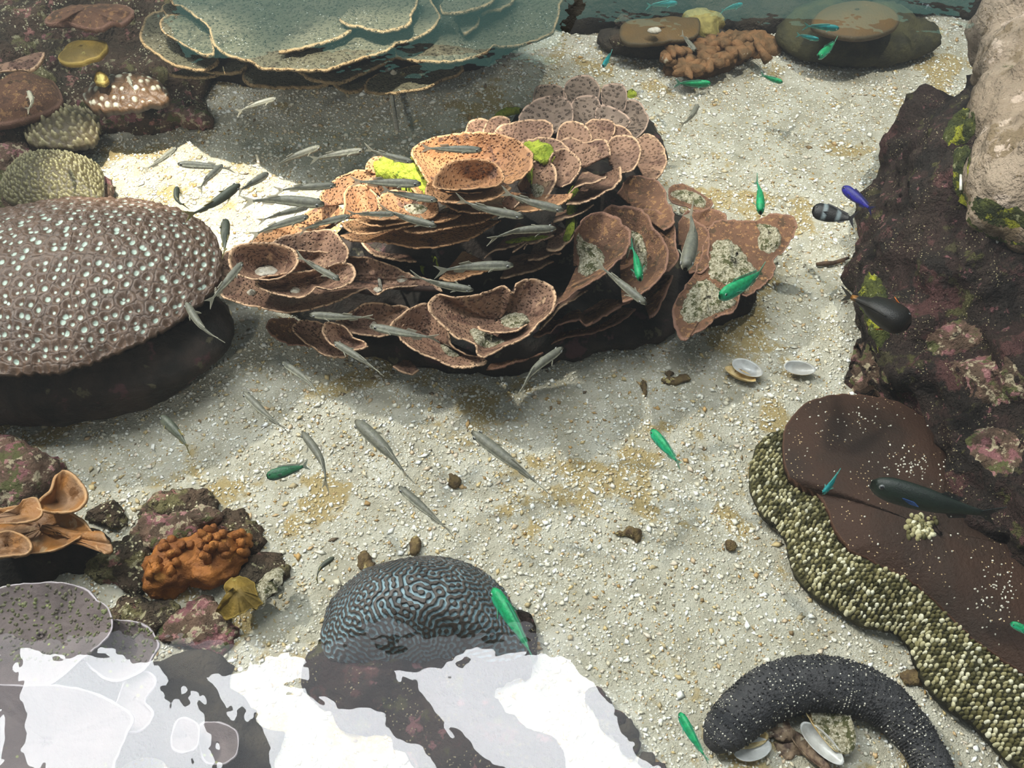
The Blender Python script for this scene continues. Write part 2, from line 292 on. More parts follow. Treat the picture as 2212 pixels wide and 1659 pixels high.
# ------------------------------------------------------------------ coral plates and domes
BV = {}
def regbv(key, V, Fq):
    BV.setdefault(key, []).append((np.asarray(V), [list(map(int, f)) for f in Fq]))
def plate(parent, name, rim, c, zr, zc, p=1.6, closed=False, mat=None, thick=.006, rip=.006, rings=12, step=9, seed=0, key=None, pat=None, jag=1.2, skirt=None, bumps=.0012, rimw=.93, powr=1.0, origin=None, under=None):
    R = catmull(rim, closed, step); n = len(R)
    z = np.where(np.isnan(R[:, 2]), zr, R[:, 2])
    a = np.arange(n)
    qq = np.stack([R[:, 0] * .07, R[:, 1] * .07, a * 0 + seed * 1.7], 1)
    R[:, 0] += jag * vnoise(qq, 1.6, seed); R[:, 1] += jag * vnoise(qq, 1.6, seed + 5)
    z = z + rip * fbm(qq, .5, seed + 9, 3)
    RW = atv(R[:, :2], z); CW = at(c[0], c[1], zc)
    if zc > zr and closed: CW = at(c[0], c[1], zr); CW[2] = zc
    radpx = np.median(np.hypot(R[:, 0] - c[0], R[:, 1] - c[1])); w3 = min(.09, 4.5 / radpx) if rimw < .95 else min(.05, 3.5 / radpx)
    if pat is None: ss = np.concatenate([np.linspace(.03, 1 - w3, rings - 2), [1 - .45 * w3, 1.0]])
    else: ss = np.linspace(.003, 1, rings) ** powr
    T = CW[None, None, :2] * (1 - ss[:, None, None]) + RW[None, :, :2] * ss[:, None, None]
    Z = zc + (RW[None, :, 2] - zc) * (ss ** p)[:, None]
    P = np.concatenate([T, Z[..., None]], 2).reshape(-1, 3)
    sv = np.repeat(ss, n)
    P[:, 2] += bumps * fbm(P, 60, seed, 2) * (sv < .999) + rip * .7 * np.sin(np.pi * sv) * fbm(P, 9, seed + 2, 2)
    attrs = {'rim': smooth(sv, 1 - w3, 1 - .3 * w3) * (.75 + .25 * fbm(P, 30, seed + 4, 2))}
    if pat is not None:
        dv = P[:, :2] - CW[:2]; rr_ = np.hypot(dv[:, 0], dv[:, 1]) + 1e-6; PQ = P.copy(); PQ[:, :2] = CW[:2] + dv / rr_[:, None] * (rr_ + .8 * (zc - P[:, 2]))[:, None]
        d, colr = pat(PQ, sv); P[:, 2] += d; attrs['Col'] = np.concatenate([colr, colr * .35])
    Gd = P.reshape(rings, n, 3); ds = np.gradient(Gd, axis=0)
    dt = (np.roll(Gd, -1, 1) - np.roll(Gd, 1, 1)) if closed else np.gradient(Gd, axis=1)
    nv = np.cross(ds, dt); nv[0] = nv[1]; nv /= (np.linalg.norm(nv, axis=2, keepdims=True) + 1e-9)
    if nv[..., 2].sum() < 0: nv = -nv
    if pat is None and thick < .02: B = P - nv.reshape(-1, 3) * (thick * (.55 + .9 * (1 - sv)))[:, None]
    else: B = P.copy(); B[:, 2] -= thick * (.55 + 2.0 * (1 - sv)); cc = CW[:2]; B[:, :2] = cc + (B[:, :2] - cc) * (1 - .012 * sv[:, None])
    attrs['rim'] = np.concatenate([attrs['rim'], attrs['rim'] * .4])
    V = np.concatenate([P, B]); ofs = len(P); m_ = rings
    J = np.arange(n) if closed else np.arange(n - 1); J2 = (J + 1) % n
    fs = []
    for i in range(m_ - 1):
        fs.append(np.stack([i * n + J, (i + 1) * n + J, (i + 1) * n + J2, i * n + J2], 1))
    top = np.concatenate(fs); bot = top[:, ::-1] + ofs
    e = np.stack([(m_ - 1) * n + J, (m_ - 1) * n + J + ofs, (m_ - 1) * n + J2 + ofs, (m_ - 1) * n + J2], 1)
    e0 = np.stack([J2, J2 + ofs, J + ofs, J], 1)
    ex = [top, bot, e, e0]
    if not closed:
        i = np.arange(m_ - 1)
        ex.append(np.stack([i * n, i * n + ofs, (i + 1) * n + ofs, (i + 1) * n], 1))
        k = n - 1; ex.append(np.stack([(i + 1) * n + k, (i + 1) * n + k + ofs, i * n + k + ofs, i * n + k], 1))
    else: pass
    FF = np.concatenate(ex)
    # orientation: make top faces look up
    a0, a1, a2 = V[top[0, 0]], V[top[0, 1]], V[top[0, 2]]
    nn = np.cross(V[top[:, 1]] - V[top[:, 0]], V[top[:, 2]] - V[top[:, 0]])[:, 2].sum()
    if nn < 0: FF = FF[:, ::-1]
    if closed:  # close the tiny centre hole
        V = np.concatenate([V, [V[:n].mean(0)]]); ci = len(V) - 1
        for k in list(attrs): attrs[k] = np.concatenate([attrs[k], attrs[k][:1]])
        t3 = np.stack([J, J2, J2 * 0 + ci, J2 * 0 + ci], 1)
        faces = [list(map(int, f)) for f in FF] + [[int(x), int(y), ci] for x, y in zip(J, J2)]
        o = mesh(name, V, faces, mat, parent, attrs, origin=origin)
    else: o = mesh(name, V, FF, mat, parent, attrs, origin=origin)
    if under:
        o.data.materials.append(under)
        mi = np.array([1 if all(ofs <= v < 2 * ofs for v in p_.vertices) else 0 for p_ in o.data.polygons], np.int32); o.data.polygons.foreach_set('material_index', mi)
    if key: regbv(key, P, top)
    return o
def bvh(key):
    V = []; Fx = []; o = 0
    for v, f in BV[key]:
        V.append(v); Fx += [[i + o for i in q] for q in f]; o += len(v)
    return BVHTree.FromPolygons([tuple(x) for x in np.concatenate(V)], Fx)
def cast(tree, px, py, dflt=0.0):
    a = (px - 1106) / F; b = -(py - 829.5) / F
    d = Vector((a, math.cos(PITCH) + b * math.sin(PITCH), -math.sin(PITCH) + b * math.cos(PITCH))).normalized()
    h = tree.ray_cast(Vector((0, 0, H)), d)
    return np.array(h[0]) if h[0] is not None else at(px, py, dflt)
def drape(parent, name, outline, tree, h, mat, seed=0, rings=9, step=5, dflt=.05, rough_=.5, nsc=70):
    R = catmull(outline, True, step)[:, :2]; c = R.mean(0); n = len(R); V = []
    for s in np.linspace(.06, 1, rings):
        for r in R:
            w = c + (r - c) * (s * (1 + .12 * (hash3(int(r[0] * 3), int(r[1] * 3), seed, 5) - .5) * s)); p = cast(tree, w[0], w[1], dflt)
            V.append([*p, s])
    V = np.array(V); s = V[:, 3]; P = V[:, :3].copy()
    med = np.median(P[:, 2]); P[:, 2] = np.clip(P[:, 2], med - .05, med + .05)
    P[:, 2] += h * (1 - s ** 2) * (1 + rough_ * fbm(P, nsc, seed, 3)) - .004 * smooth(s, .85, 1)
    P[:, 2] += .35 * h * fbm(P, nsc * 2.5, seed + 3, 2) * (s < .95)
    J = np.arange(n); J2 = (J + 1) % n
    fs = [[int(x) for x in (i * n + a, (i + 1) * n + a, (i + 1) * n + b, i * n + b)] for i in range(rings - 1) for a, b in zip(J, J2)]
    fs.append([int(x) for x in J][::-1])
    fs = [f[::-1] for f in fs]
    return mesh(name, P, fs, mat, parent)
def rock(name, blobs, mat, parent=None, voxel=.014, amp=.03, sc=8, seed=0, label=None, cat=None, key=None, kind=None, ridge=0):
    import bmesh
    bm = bmesh.new()
    for (px, py, z, rx, ry, rz) in blobs:
        r = bmesh.ops.create_icosphere(bm, subdivisions=3, radius=1)
        w = at(px, py, z)
        for v in r['verts']: v.co = Vector((v.co.x * rx + w[0], v.co.y * ry + w[1], v.co.z * rz + w[2]))
    me = bpy.data.meshes.new('tmp'); bm.to_mesh(me); bm.free()
    o = bpy.data.objects.new('tmp', me); COLL.objects.link(o)
    md = o.modifiers.new('r', 'REMESH'); md.mode = 'VOXEL'; md.voxel_size = voxel
    dg = bpy.context.evaluated_depsgraph_get(); dg.update()
    ev = o.evaluated_get(dg); m2 = ev.to_mesh()
    n = len(m2.vertices); V = np.zeros(n * 3, np.float32); m2.vertices.foreach_get('co', V); V = V.reshape(-1, 3).astype(float)
    Nn = np.zeros(n * 3, np.float32); m2.vertices.foreach_get('normal', Nn); Nn = Nn.reshape(-1, 3)
    faces = [list(p.vertices) for p in m2.polygons]; ev.to_mesh_clear()
    bpy.data.objects.remove(o); bpy.data.meshes.remove(me)
    d = amp * fbm(V, sc, seed, 4) + amp * .5 * fbm(V, sc * 4, seed + 20, 3)
    if ridge: d = d - ridge * np.abs(fbm(V, sc * 1.6, seed + 40, 3))
    V = V + Nn * d[:, None]
    V[:, 2] = np.maximum(V[:, 2], -.03)
    ob = mesh(name, V, faces, mat, parent)
    if label: tag(ob, label, cat)
    if kind: ob['kind'] = kind
    if key: regbv(key, V, faces)
    return ob
# patterns
def ringnoise(n=256, cells=22, seed=1, it=3):
    r = np.random.RandomState(seed); a = r.randn(n, n)
    fx = np.fft.fftfreq(n)[:, None] * n; fy = np.fft.fftfreq(n)[None] * n; k = np.hypot(fx, fy)
    g = np.exp(-((k - cells) / (cells * .16)) ** 2)
    for _ in range(it): a = np.real(np.fft.ifft2(np.fft.fft2(a) * g)); a = np.tanh(a / a.std() * 2)
    return a
RN = ringnoise(512, 40, 4, 6)
def pat_brain(P, s):
    w = .5  # metres covered by the tile
    u = (P[:, 0] / w * 512) % 511; v = (P[:, 1] / w * 512) % 511
    i = u.astype(int); j = v.astype(int); fu = u - i; fv = v - j
    a = RN[i, j] * (1 - fu) * (1 - fv) + RN[i + 1, j] * fu * (1 - fv) + RN[i, j + 1] * (1 - fu) * fv + RN[i + 1, j + 1] * fu * fv
    t = smooth(a, .3, .9); c = lerp3(srgb(74, 66, 60), srgb(126, 152, 160), t)
    return -.0045 * smooth(a, -.4, .7), c
def pat_pits(cell, pit, wall, deep, seed=0, size=.2):
    def f(P, s):
        q = P[:, :2] + .003 * np.stack([fbm(P, 40, 5, 2), fbm(P, 40, 9, 2)], 1)
        q = q * np.array([1., .8])
        d1, d2, r = voro(q, cell, seed, .75); rad = size * (.55 + .8 * r)
        t = 1 - smooth(d1, rad * .75, rad * 1.15); edge = smooth(d2 - d1, .0, .16)
        c = lerp3(wall, pit, t * (s < .95)); c = c * (.62 + .38 * edge[:, None]) * (.9 + .2 * vnoise(P, 30, 3))[:, None]
        return (-deep * smooth(1 - d1, .45, .95) + .002 * edge), c
    return f
def pat_bumps(cell, tip, base, hgt, seed=0):
    def f(P, s):
        d1, d2, r = voro(P[:, :2], cell, seed, .8); t = 1 - smooth(d1, .1, .5)
        return hgt * t * (.5 + r), lerp3(base, tip, t * (.35 + .65 * r))
    return f

# ------------------------------------------------------------------ main plate coral colony
pc = empty('plate_coral', at(1050, 640, 0), 'large tan and brown whorled plate coral colony in the middle of the tank', 'coral')
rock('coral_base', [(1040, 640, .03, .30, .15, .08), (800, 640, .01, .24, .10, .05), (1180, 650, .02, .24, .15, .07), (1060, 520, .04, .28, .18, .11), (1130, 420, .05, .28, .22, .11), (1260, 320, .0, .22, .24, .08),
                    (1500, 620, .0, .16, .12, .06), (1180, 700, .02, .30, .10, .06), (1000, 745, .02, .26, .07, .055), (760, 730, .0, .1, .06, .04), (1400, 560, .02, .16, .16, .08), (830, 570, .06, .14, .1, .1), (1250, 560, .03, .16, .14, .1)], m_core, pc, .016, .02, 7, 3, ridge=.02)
RP = [  # rim, centre, rim height, centre height, power, closed, material
 ([(1222,225),(1218,190),(1235,168),(1262,162),(1285,170),(1295,195),(1290,230)],(1258,270),.13,.11,1.2,0,'b'),
 ([(1150,225),(1155,190),(1180,182),(1210,185),(1222,205),(1225,235)],(1190,265),.13,.11,1.2,0,'b'),
 ([(1303,225),(1300,190),(1318,180),(1345,182),(1355,205),(1350,235)],(1325,262),.13,.11,1.2,0,'b'),
 ([(1345,220),(1375,215),(1392,235),(1402,260),(1390,285),(1368,305)],(1330,280),.12,.11,1.2,0,'b'),
 ([(1225,245),(1240,215),(1262,205),(1290,210),(1300,240),(1290,262)],(1262,290),.16,.14,1.2,0,'b'),
 ([(1287,250),(1290,232),(1310,226),(1340,238),(1360,255),(1355,272),(1335,285)],(1310,290),.17,.15,1.2,0,'b'),
 ([(1115,270),(1130,235),(1165,212),(1210,208),(1232,220),(1240,245),(1232,275)],(1180,290),.18,.16,1.2,0,'b'),
 ([(1005,290),(1007,272),(1020,258),(1040,255),(1060,262),(1062,285)],(1045,305),.17,.15,1.2,0,'c'),
 ([(1042,290),(1050,265),(1065,252),(1085,250),(1100,256),(1102,280)],(1080,305),.18,.16,1.2,0,'c'),
 ([(1062,310),(1070,280),(1090,268),(1130,260),(1165,257),(1190,265),(1195,285),(1180,310)],(1130,330),.21,.19,1.2,0,'c'),
 ([(1262,305),(1265,275),(1270,262),(1300,256),(1325,262),(1330,275),(1320,305)],(1292,315),.19,.17,1.2,0,'c'),
 ([(1322,300),(1330,270),(1350,275),(1365,290),(1370,310)],(1340,320),.18,.16,1.2,0,'c'),
 ([(1200,310),(1208,275),(1225,262),(1245,262),(1265,272),(1278,295),(1270,318)],(1238,330),.21,.19,1.2,0,'c'),
 ([(1110,335),(1130,305),(1165,297),(1200,300),(1230,320),(1225,345)],(1170,360),.24,.22,1.2,0,'c'),
 ([(1375,300),(1400,288),(1425,305),(1440,335),(1437,360),(1420,385),(1395,388)],(1372,345),.14,.12,1.1,0,'c'),
 ([(1312,320),(1320,298),(1345,291),(1370,296),(1384,318),(1380,345),(1362,368),(1335,372)],(1322,355),.22,.20,1.2,0,'c'),
 ([(1200,345),(1204,315),(1218,300),(1240,297),(1265,308),(1290,300),(1312,305),(1320,335)],(1258,360),.235,.21,1.2,0,'c'),
 ([(1335,420),(1352,390),(1375,380),(1405,384),(1432,402),(1442,430),(1452,450),(1455,482),(1435,500)],(1360,440),.18,.15,1.2,0,'r'),
 # centre top bowls
 ([(1120,400),(1140,370),(1152,350),(1175,345),(1197,358),(1202,380),(1196,402),(1180,428),(1160,445)],(1135,415),.28,.23,1.4,0,'c'),
 ([(1188,345),(1200,325),(1225,321),(1250,340),(1254,362),(1238,388),(1215,402)],(1190,392),.29,.25,1.4,0,'c'),
 ([(890,325),(925,300),(985,288),(1050,286),(1108,298),(1145,325),(1151,350),(1138,375),(1100,395),(1060,412),(1000,415),(940,405),(905,360)],(1010,365),.345,.28,1.7,1,'o'),
 ([(935,400),(945,375),(960,358),(985,347),(1030,344),(1066,352),(1086,372),(1085,392),(1062,402),(1020,405),(985,409),(955,407)],(1025,386),.385,.335,1.8,1,'o'),
 ([(925,395),(920,420),(940,432),(980,438),(1030,436),(1075,425),(1105,405)],(1020,380),.36,.22,.7,0,'o'),
 ([(790,365),(793,350),(805,340),(840,335),(880,343),(893,362)],(850,385),.24,.22,1.2,0,'o'),
 ([(690,445),(697,410),(735,380),(775,367),(810,372),(828,385)],(775,430),.23,.19,1.3,0,'o'),
 ([(740,470),(745,440),(746,412),(765,398),(790,402),(812,420),(820,445)],(795,465),.26,.22,1.4,0,'o'),
 ([(790,400),(800,385),(830,380),(860,392),(865,415)],(828,425),.27,.24,1.2,0,'o'),
 ([(818,450),(820,425),(840,412),(880,414),(920,424),(946,442),(938,465),(900,475),(850,470)],(885,450),.30,.275,1.6,1,'o'),
 # front tiers
 ([(885,400),(905,420),(945,430),(962,442),(985,453),(1012,457),(1044,460),(1080,459),(1118,457),(1150,456),(1182,450),(1213,439),(1230,427),(1236,418)],(1065,400),.335,.17,1.25,0,'o'),
 ([(1085,435),(1092,424),(1110,420),(1122,430),(1110,448)],(1100,450),.345,.32,1.2,0,'c'),
 ([(735,480),(752,497),(774,505),(807,503),(858,493),(909,483),(949,478),(976,473),(998,463)],(870,440),.30,.15,1.25,0,'o'),
 ([(765,472),(785,482),(815,487),(850,484),(885,478),(900,468)],(840,448),.315,.24,1.2,0,'o'),
 ([(780,462),(800,471),(830,474),(860,470),(876,460)],(830,448),.325,.27,1.2,0,'o'),
 ([(872,497),(895,503),(929,500),(976,490),(1027,483),(1064,469),(1091,456),(1112,445)],(985,430),.285,.10,1.2,0,'o'),
 ([(736,508),(760,520),(790,521),(824,522),(868,530),(909,535),(949,533),(990,523),(1027,510),(1054,493),(1082,476)],(905,462),.25,.03,1.15,0,'o'),
 ([(1044,557),(1064,543),(1105,533),(1131,523),(1142,527),(1170,518),(1197,509)],(1120,480),.225,.04,1.1,0,'c'),
 ([(1105,545),(1120,536),(1140,524),(1132,540)],(1125,500),.235,.10,1.1,0,'c'),
 ([(1180,540),(1206,542),(1223,527),(1235,515),(1243,503)],(1190,480),.225,.03,1.1,0,'c'),
 ([(1140,562),(1165,560),(1190,551),(1212,545)],(1160,510),.205,.02,1.1,0,'g'),
 ([(949,603),(978,606),(1010,598),(1051,585),(1075,576)],(1000,540),.19,.0,1.1,0,'o'),
 ([(1195,480),(1222,471),(1250,462),(1283,440)],(1210,430),.235,.03,1.1,0,'g'),
 ([(1228,420),(1246,402),(1273,395),(1297,388),(1312,380)],(1260,362),.28,.18,1.2,0,'c'),
 ([(1222,442),(1240,440),(1267,436),(1297,420),(1327,402),(1342,378),(1338,360)],(1275,372),.26,.12,1.25,0,'c'),
 # right whorls
 ([(1378,470),(1395,450),(1420,455),(1443,469),(1457,489),(1460,520),(1465,560),(1445,585),(1425,590)],(1390,530),.17,.14,1.2,0,'r'),
 ([(1300,470),(1309,448),(1335,444),(1378,450),(1399,463),(1414,493),(1432,513),(1443,541),(1440,572),(1426,598),(1395,627),(1370,645),(1345,650)],(1340,560),.215,.13,1.5,0,'r'),
 ([(1245,500),(1265,467),(1302,458),(1335,471),(1345,486),(1359,500),(1361,520),(1350,546),(1320,575),(1302,594),(1254,623),(1206,656),(1195,672)],(1245,575),.25,.13,1.6,0,'r'),
 ([(1465,480),(1481,465),(1509,480),(1526,489),(1533,513),(1530,551),(1536,568),(1515,589),(1490,588)],(1470,530),.13,.11,1.2,0,'r'),
 ([(1443,415),(1450,402),(1481,398),(1504,410),(1536,434),(1538,447),(1515,456),(1481,446),(1450,436)],(1485,428),.10,.095,1.2,1,'r'),
 ([(1470,475),(1485,455),(1515,456),(1540,452),(1566,461),(1566,480),(1530,490)],(1500,490),.115,.10,1.2,0,'r'),
 ([(1530,500),(1548,478),(1584,474),(1632,477),(1653,465),(1682,460),(1713,468),(1722,492),(1703,529),(1672,560),(1675,574),(1665,602),(1636,627),(1612,641),(1599,625),(1592,668),(1550,687),(1481,733),(1455,700),(1460,650),(1500,590)],(1590,560),.125,.118,1.3,1,'r'),
 # front left
 ([(455,560),(460,552),(475,547),(490,556),(492,570)],(472,580),.12,.11,1.2,0,'c'),
 ([(535,525),(570,497),(620,480),(665,467),(705,463),(738,478)],(660,520),.17,.14,1.2,0,'o'),
 ([(585,530),(600,515),(640,504),(690,497),(715,495),(730,508),(748,530),(753,555),(735,575)],(665,570),.22,.17,1.4,0,'c'),
 ([(470,560),(464,598),(467,620),(482,642),(519,655),(560,664),(597,672),(636,674),(677,666),(725,652),(760,635),(791,622),(813,636),(839,623),(883,617),(934,620),(957,626),(930,604),(900,598),(861,580),(810,560),(755,555),(700,545),(600,540),(520,535)],(650,590),.195,.14,1.5,1,'c'),
 ([(552,606),(560,620),(580,630),(605,636),(646,641),(668,634),(683,617),(703,623),(731,622),(756,611),(768,592),(762,574),(740,568),(700,580),(640,590),(590,595)],(665,602),.245,.20,1.5,1,'c'),
 ([(495,560),(500,540),(519,530),(548,525),(592,527),(624,535),(641,551),(639,573),(620,592),(592,601),(560,602),(520,594),(500,578)],(572,572),.27,.20,1.7,1,'c'),
 # bottom row
 ([(578,712),(576,698),(585,690),(611,687),(640,692),(672,720),(672,745),(650,745),(612,738),(590,726)],(622,715),.08,.07,1.2,1,'r'),
 ([(630,706),(642,693),(670,692),(700,700),(730,730),(752,755),(742,771),(703,766),(680,752),(660,738),(640,722)],(688,728),.10,.085,1.2,1,'c'),
 ([(726,692),(735,706),(760,718),(788,723),(820,725),(838,721),(872,700),(884,667),(845,658),(804,652),(782,658),(755,675)],(805,690),.145,.11,1.4,1,'c'),
 ([(696,708),(703,697),(725,700),(750,710),(762,730),(791,742),(787,752),(756,757),(734,753),(715,741),(700,724)],(740,728),.155,.12,1.4,1,'c'),
 ([(843,705),(861,684),(889,665),(924,656),(955,680),(968,712),(975,745),(1000,765),(1041,773),(1049,784),(1010,794),(975,791),(945,778),(915,766),(883,747),(862,726)],(915,715),.165,.11,1.4,1,'c'),
 ([(923,658),(929,646),(949,636),(978,643),(1019,639),(1051,630),(1090,618),(1104,630),(1112,632),(1117,614),(1130,605),(1155,603),(1181,610),(1197,624),(1201,646),(1192,671),(1165,696),(1148,716),(1131,730),(1086,750),(1045,771),(1031,764),(1026,744),(1005,732),(984,728),(963,709),(934,682)],(1078,690),.215,.145,1.6,1,'c'),
 ([(1032,703),(1036,710),(1055,716),(1086,718),(1117,713),(1139,700)],(1080,690),.212,.175,1.2,0,'c'),
 ([(1151,723),(1165,726),(1186,716),(1206,702),(1234,692),(1254,691),(1265,702),(1292,690),(1316,675),(1344,660),(1366,645)],(1250,640),.14,.0,1.1,0,'r'),
 ([(1165,712),(1185,690),(1206,668),(1240,645),(1270,625)],(1180,630),.175,.03,1.1,0,'c'),
 ([(1190,742),(1225,728),(1262,722),(1300,712),(1340,694),(1372,668)],(1260,650),.085,.0,1.1,0,'r'),
 ([(1400,690),(1420,672),(1436,640),(1448,612),(1452,596)],(1370,590),.13,.02,1.1,0,'r'),
 ([(1080,600),(1110,596),(1140,588),(1170,578),(1195,562)],(1110,540),.16,.02,1.1,0,'c'),
 ([(1050,798),(1090,790),(1130,778),(1175,762)],(1100,730),.05,.0,1.1,0,'r'),
 ([(770,500),(800,545),(850,560),(900,565)],(830,500),.16,.06,1.1,0,'c'),
 ([(640,480),(665,455),(700,440),(735,445),(745,465)],(700,490),.20,.17,1.2,0,'o'),
 ([(850,792),(862,800),(890,808),(905,800)],(880,770),.06,.03,1.1,0,'g'),
]
MM = {'b': m_coral_back, 'c': m_coral, 'o': m_coral_orange, 'r': m_coral_red, 'g': m_coral}
for i, (rim, c, zr, zc, p, cl, mk) in enumerate(RP):
    if not cl and zr - zc > .1 and rim[0][1] > 470 and rim[-1][0] < 1250 and rim[0][1] < 620: zc = zr - .07
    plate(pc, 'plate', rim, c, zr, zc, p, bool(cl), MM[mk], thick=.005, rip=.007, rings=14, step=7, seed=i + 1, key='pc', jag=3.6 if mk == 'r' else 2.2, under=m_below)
T = bvh('pc')
rock('algae_clump', [(850,365,.305,.035,.03,.02),(885,372,.315,.04,.03,.02),(905,395,.315,.03,.03,.018),(832,352,.29,.02,.02,.015),(915,350,.29,.02,.02,.015),(925,412,.32,.018,.018,.012)], m_algae, pc, .006, .02, 26, 77, ridge=.012)
rock('algae_clump', [(1160,328,.28,.035,.03,.015),(1180,340,.28,.02,.02,.012)], m_algae, pc, .006, .014, 26, 78, ridge=.01)
for i, (ol, h, m_, nm) in enumerate([
 ([(822,372),(835,352),(870,345),(890,338),(905,355),(930,375),(925,395),(895,410),(880,390),(850,392),(830,385)],.02,m_algae,'algae_patch'),
 ([(1135,318),(1160,308),(1192,318),(1190,345),(1160,348),(1140,335)],.015,m_algae,'algae_patch'),
 ([(1065,250),(1090,236),(1125,232),(1130,240),(1100,248),(1075,254)],.012,m_algae,'algae_patch'),
 ([(1352,198),(1365,193),(1376,203),(1365,210),(1355,208)],.01,m_algae,'algae_patch'),
 ([(1220,500),(1232,482),(1245,488),(1240,510),(1225,525),(1215,520)],.012,m_algae,'algae_patch'),
 ([(1085,522),(1120,516),(1175,508),(1190,512),(1150,520),(1100,527)],.006,m_algae,'algae_patch'),
 ([(1252,345),(1270,340),(1300,350),(1318,358),(1300,366),(1275,368),(1262,362)],.014,m_sedi,'sediment_patch'),
 ([(1145,400),(1160,398),(1176,405),(1172,422),(1158,428),(1148,418)],.012,m_sedi,'sediment_patch'),
 ([(1248,500),(1262,520),(1290,530),(1310,560),(1298,582),(1268,598),(1248,590),(1250,560),(1240,530)],.016,m_sedi,'sediment_patch'),
 ([(1358,500),(1372,495),(1390,515),(1400,555),(1395,590),(1375,600),(1362,590),(1372,560),(1360,530)],.016,m_sedi,'sediment_patch'),
 ([(1080,688),(1100,676),(1130,678),(1148,690),(1140,702),(1112,710),(1088,705)],.012,m_sedi,'sediment_patch'),
 ([(1012,712),(1030,710),(1055,722),(1085,732),(1092,738),(1060,752),(1040,750),(1022,735)],.012,m_sedi,'sediment_patch'),
 ([(950,745),(965,742),(985,760),(995,770),(980,772),(962,765)],.008,m_sedi,'sediment_patch'),
 ([(1540,520),(1575,515),(1600,535),(1625,570),(1640,590),(1628,620),(1590,640),(1555,610),(1530,600),(1530,560)],.018,m_sedi,'sediment_patch'),
 ([(1632,485),(1655,482),(1680,495),(1690,520),(1672,548),(1645,545),(1635,520),(1640,500)],.016,m_sedi,'sediment_patch'),
 ([(1500,610),(1530,600),(1560,625),(1590,645),(1590,662),(1550,678),(1500,700),(1470,690),(1475,650)],.016,m_sedi,'sediment_patch'),
 ([(1445,420),(1470,408),(1510,420),(1530,440),(1515,450),(1480,438)],.01,m_sedi,'sediment_patch'),
 ([(548,585),(565,575),(585,573),(602,584),(595,592),(570,596),(552,594)],.008,m_chip,'sediment_patch'),
 ([(625,630),(640,620),(650,628),(642,634)],.006,m_chip,'sediment_patch'),
 ([(532,632),(545,625),(556,632),(548,638),(536,638)],.006,m_chip,'sediment_patch'),
 ([(855,602),(868,596),(882,602),(872,610),(860,610)],.006,m_chip,'sediment_patch'),
 ([(804,625),(818,620),(828,628),(818,634)],.006,m_chip,'sediment_patch'),
 ([(870,445),(900,440),(925,448),(915,462),(885,462)],.008,m_sedi,'sediment_patch'),
 ([(796,706),(808,694),(816,702),(806,712)],.006,m_chip,'sediment_patch')]):
    drape(pc, nm, ol, T, h, m_, seed=i)

# ------------------------------------------------------------------ table coral at the back
tc_ = empty('table_coral', at(760, 60, 0), 'broad grey green table coral of overlapping shelves at the back', 'coral')
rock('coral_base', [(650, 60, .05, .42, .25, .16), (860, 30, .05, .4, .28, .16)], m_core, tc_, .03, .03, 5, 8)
TP = [
 ([(366,158),(388,164),(420,168),(439,167),(462,162),(480,155)],(430,140),.24,.23,0),
 ([(436,148),(456,155),(500,157),(527,150),(535,140)],(480,120),.27,.26,0),
 ([(300,80),(306,60),(314,37),(331,27),(360,25),(420,60),(470,120),(445,150),(398,145),(365,135),(344,118),(317,101)],(400,88),.30,.29,1),
 ([(349,13),(358,8),(388,10),(412,20),(422,36),(388,38),(358,32)],(390,24),.33,.33,1),
 ([(344,55),(351,36),(371,31),(422,37),(449,64),(459,88),(462,116),(439,116),(405,101),(371,81),(351,68)],(410,72),.345,.34,1),
 ([(527,150),(524,170),(547,184),(591,187),(640,189),(675,187),(712,179),(720,160)],(620,120),.26,.25,0),
 ([(715,165),(718,180),(740,196),(762,199),(785,190),(800,170)],(755,130),.255,.25,0),
 ([(786,185),(797,199),(841,200),(892,194),(929,186),(956,169),(990,159),(1003,149),(1000,139),(940,138),(860,148),(805,165)],(890,165),.27,.265,1),
 ([(640,150),(660,166),(700,176),(740,176),(774,162),(831,135),(872,115),(880,90)],(745,90),.31,.30,0),
 ([(850,100),(868,125),(909,132),(949,133),(993,130),(1044,115),(1067,99),(1088,101),(1128,95),(1172,81),(1196,68),(1202,51),(1208,34),(1209,10),(1218,-10),(1225,-80),(1000,-120),(860,-60)],(1020,20),.335,.33,1),
 ([(1000,74),(1015,68),(1029,56),(1037,42),(1030,32)],(975,20),.352,.345,0),
 ([(1040,30),(1061,23),(1088,17),(1105,5),(1120,-15)],(1060,-40),.36,.35,0),
 ([(365,0),(390,10),(418,32),(448,55),(460,90),(480,112),(500,121),(540,132),(567,148),(620,149),(680,151),(715,148),(740,138),(780,126),(835,108),(858,91),(892,84),(930,64),(951,38),(945,18),(930,-5),(920,-80),(640,-140),(360,-70)],(680,20),.38,.375,1),
 ([(950,10),(956,28),(975,29),(993,27),(1044,13),(1067,0),(1080,-30)],(1000,-60),.39,.38,0),
 ([(600,111),(622,110),(660,101),(700,91),(742,76),(760,62),(750,40)],(640,20),.40,.385,0),
 ([(735,40),(742,50),(774,57),(824,66),(858,62),(889,47),(887,35),(900,10),(910,-20)],(790,-30),.415,.395,0)]
for i, (rim, c, zr, zc, cl) in enumerate(TP):
    plate(tc_, 'plate', rim, c, zr, zc, 1.3, bool(cl), m_table, thick=.012, rip=.008, rings=16, step=8, seed=60 + i, jag=2.2, key='tc', rimw=.94)
T2 = bvh('tc')
for i, (x, y) in enumerate([(838, 152), (850, 158), (870, 160), (910, 160)]):
    drape(tc_, 'sediment_patch', [(x - 8, y), (x, y - 5), (x + 9, y), (x, y + 5)], T2, .008, m_chip if i < 2 else m_rock_l, seed=i)

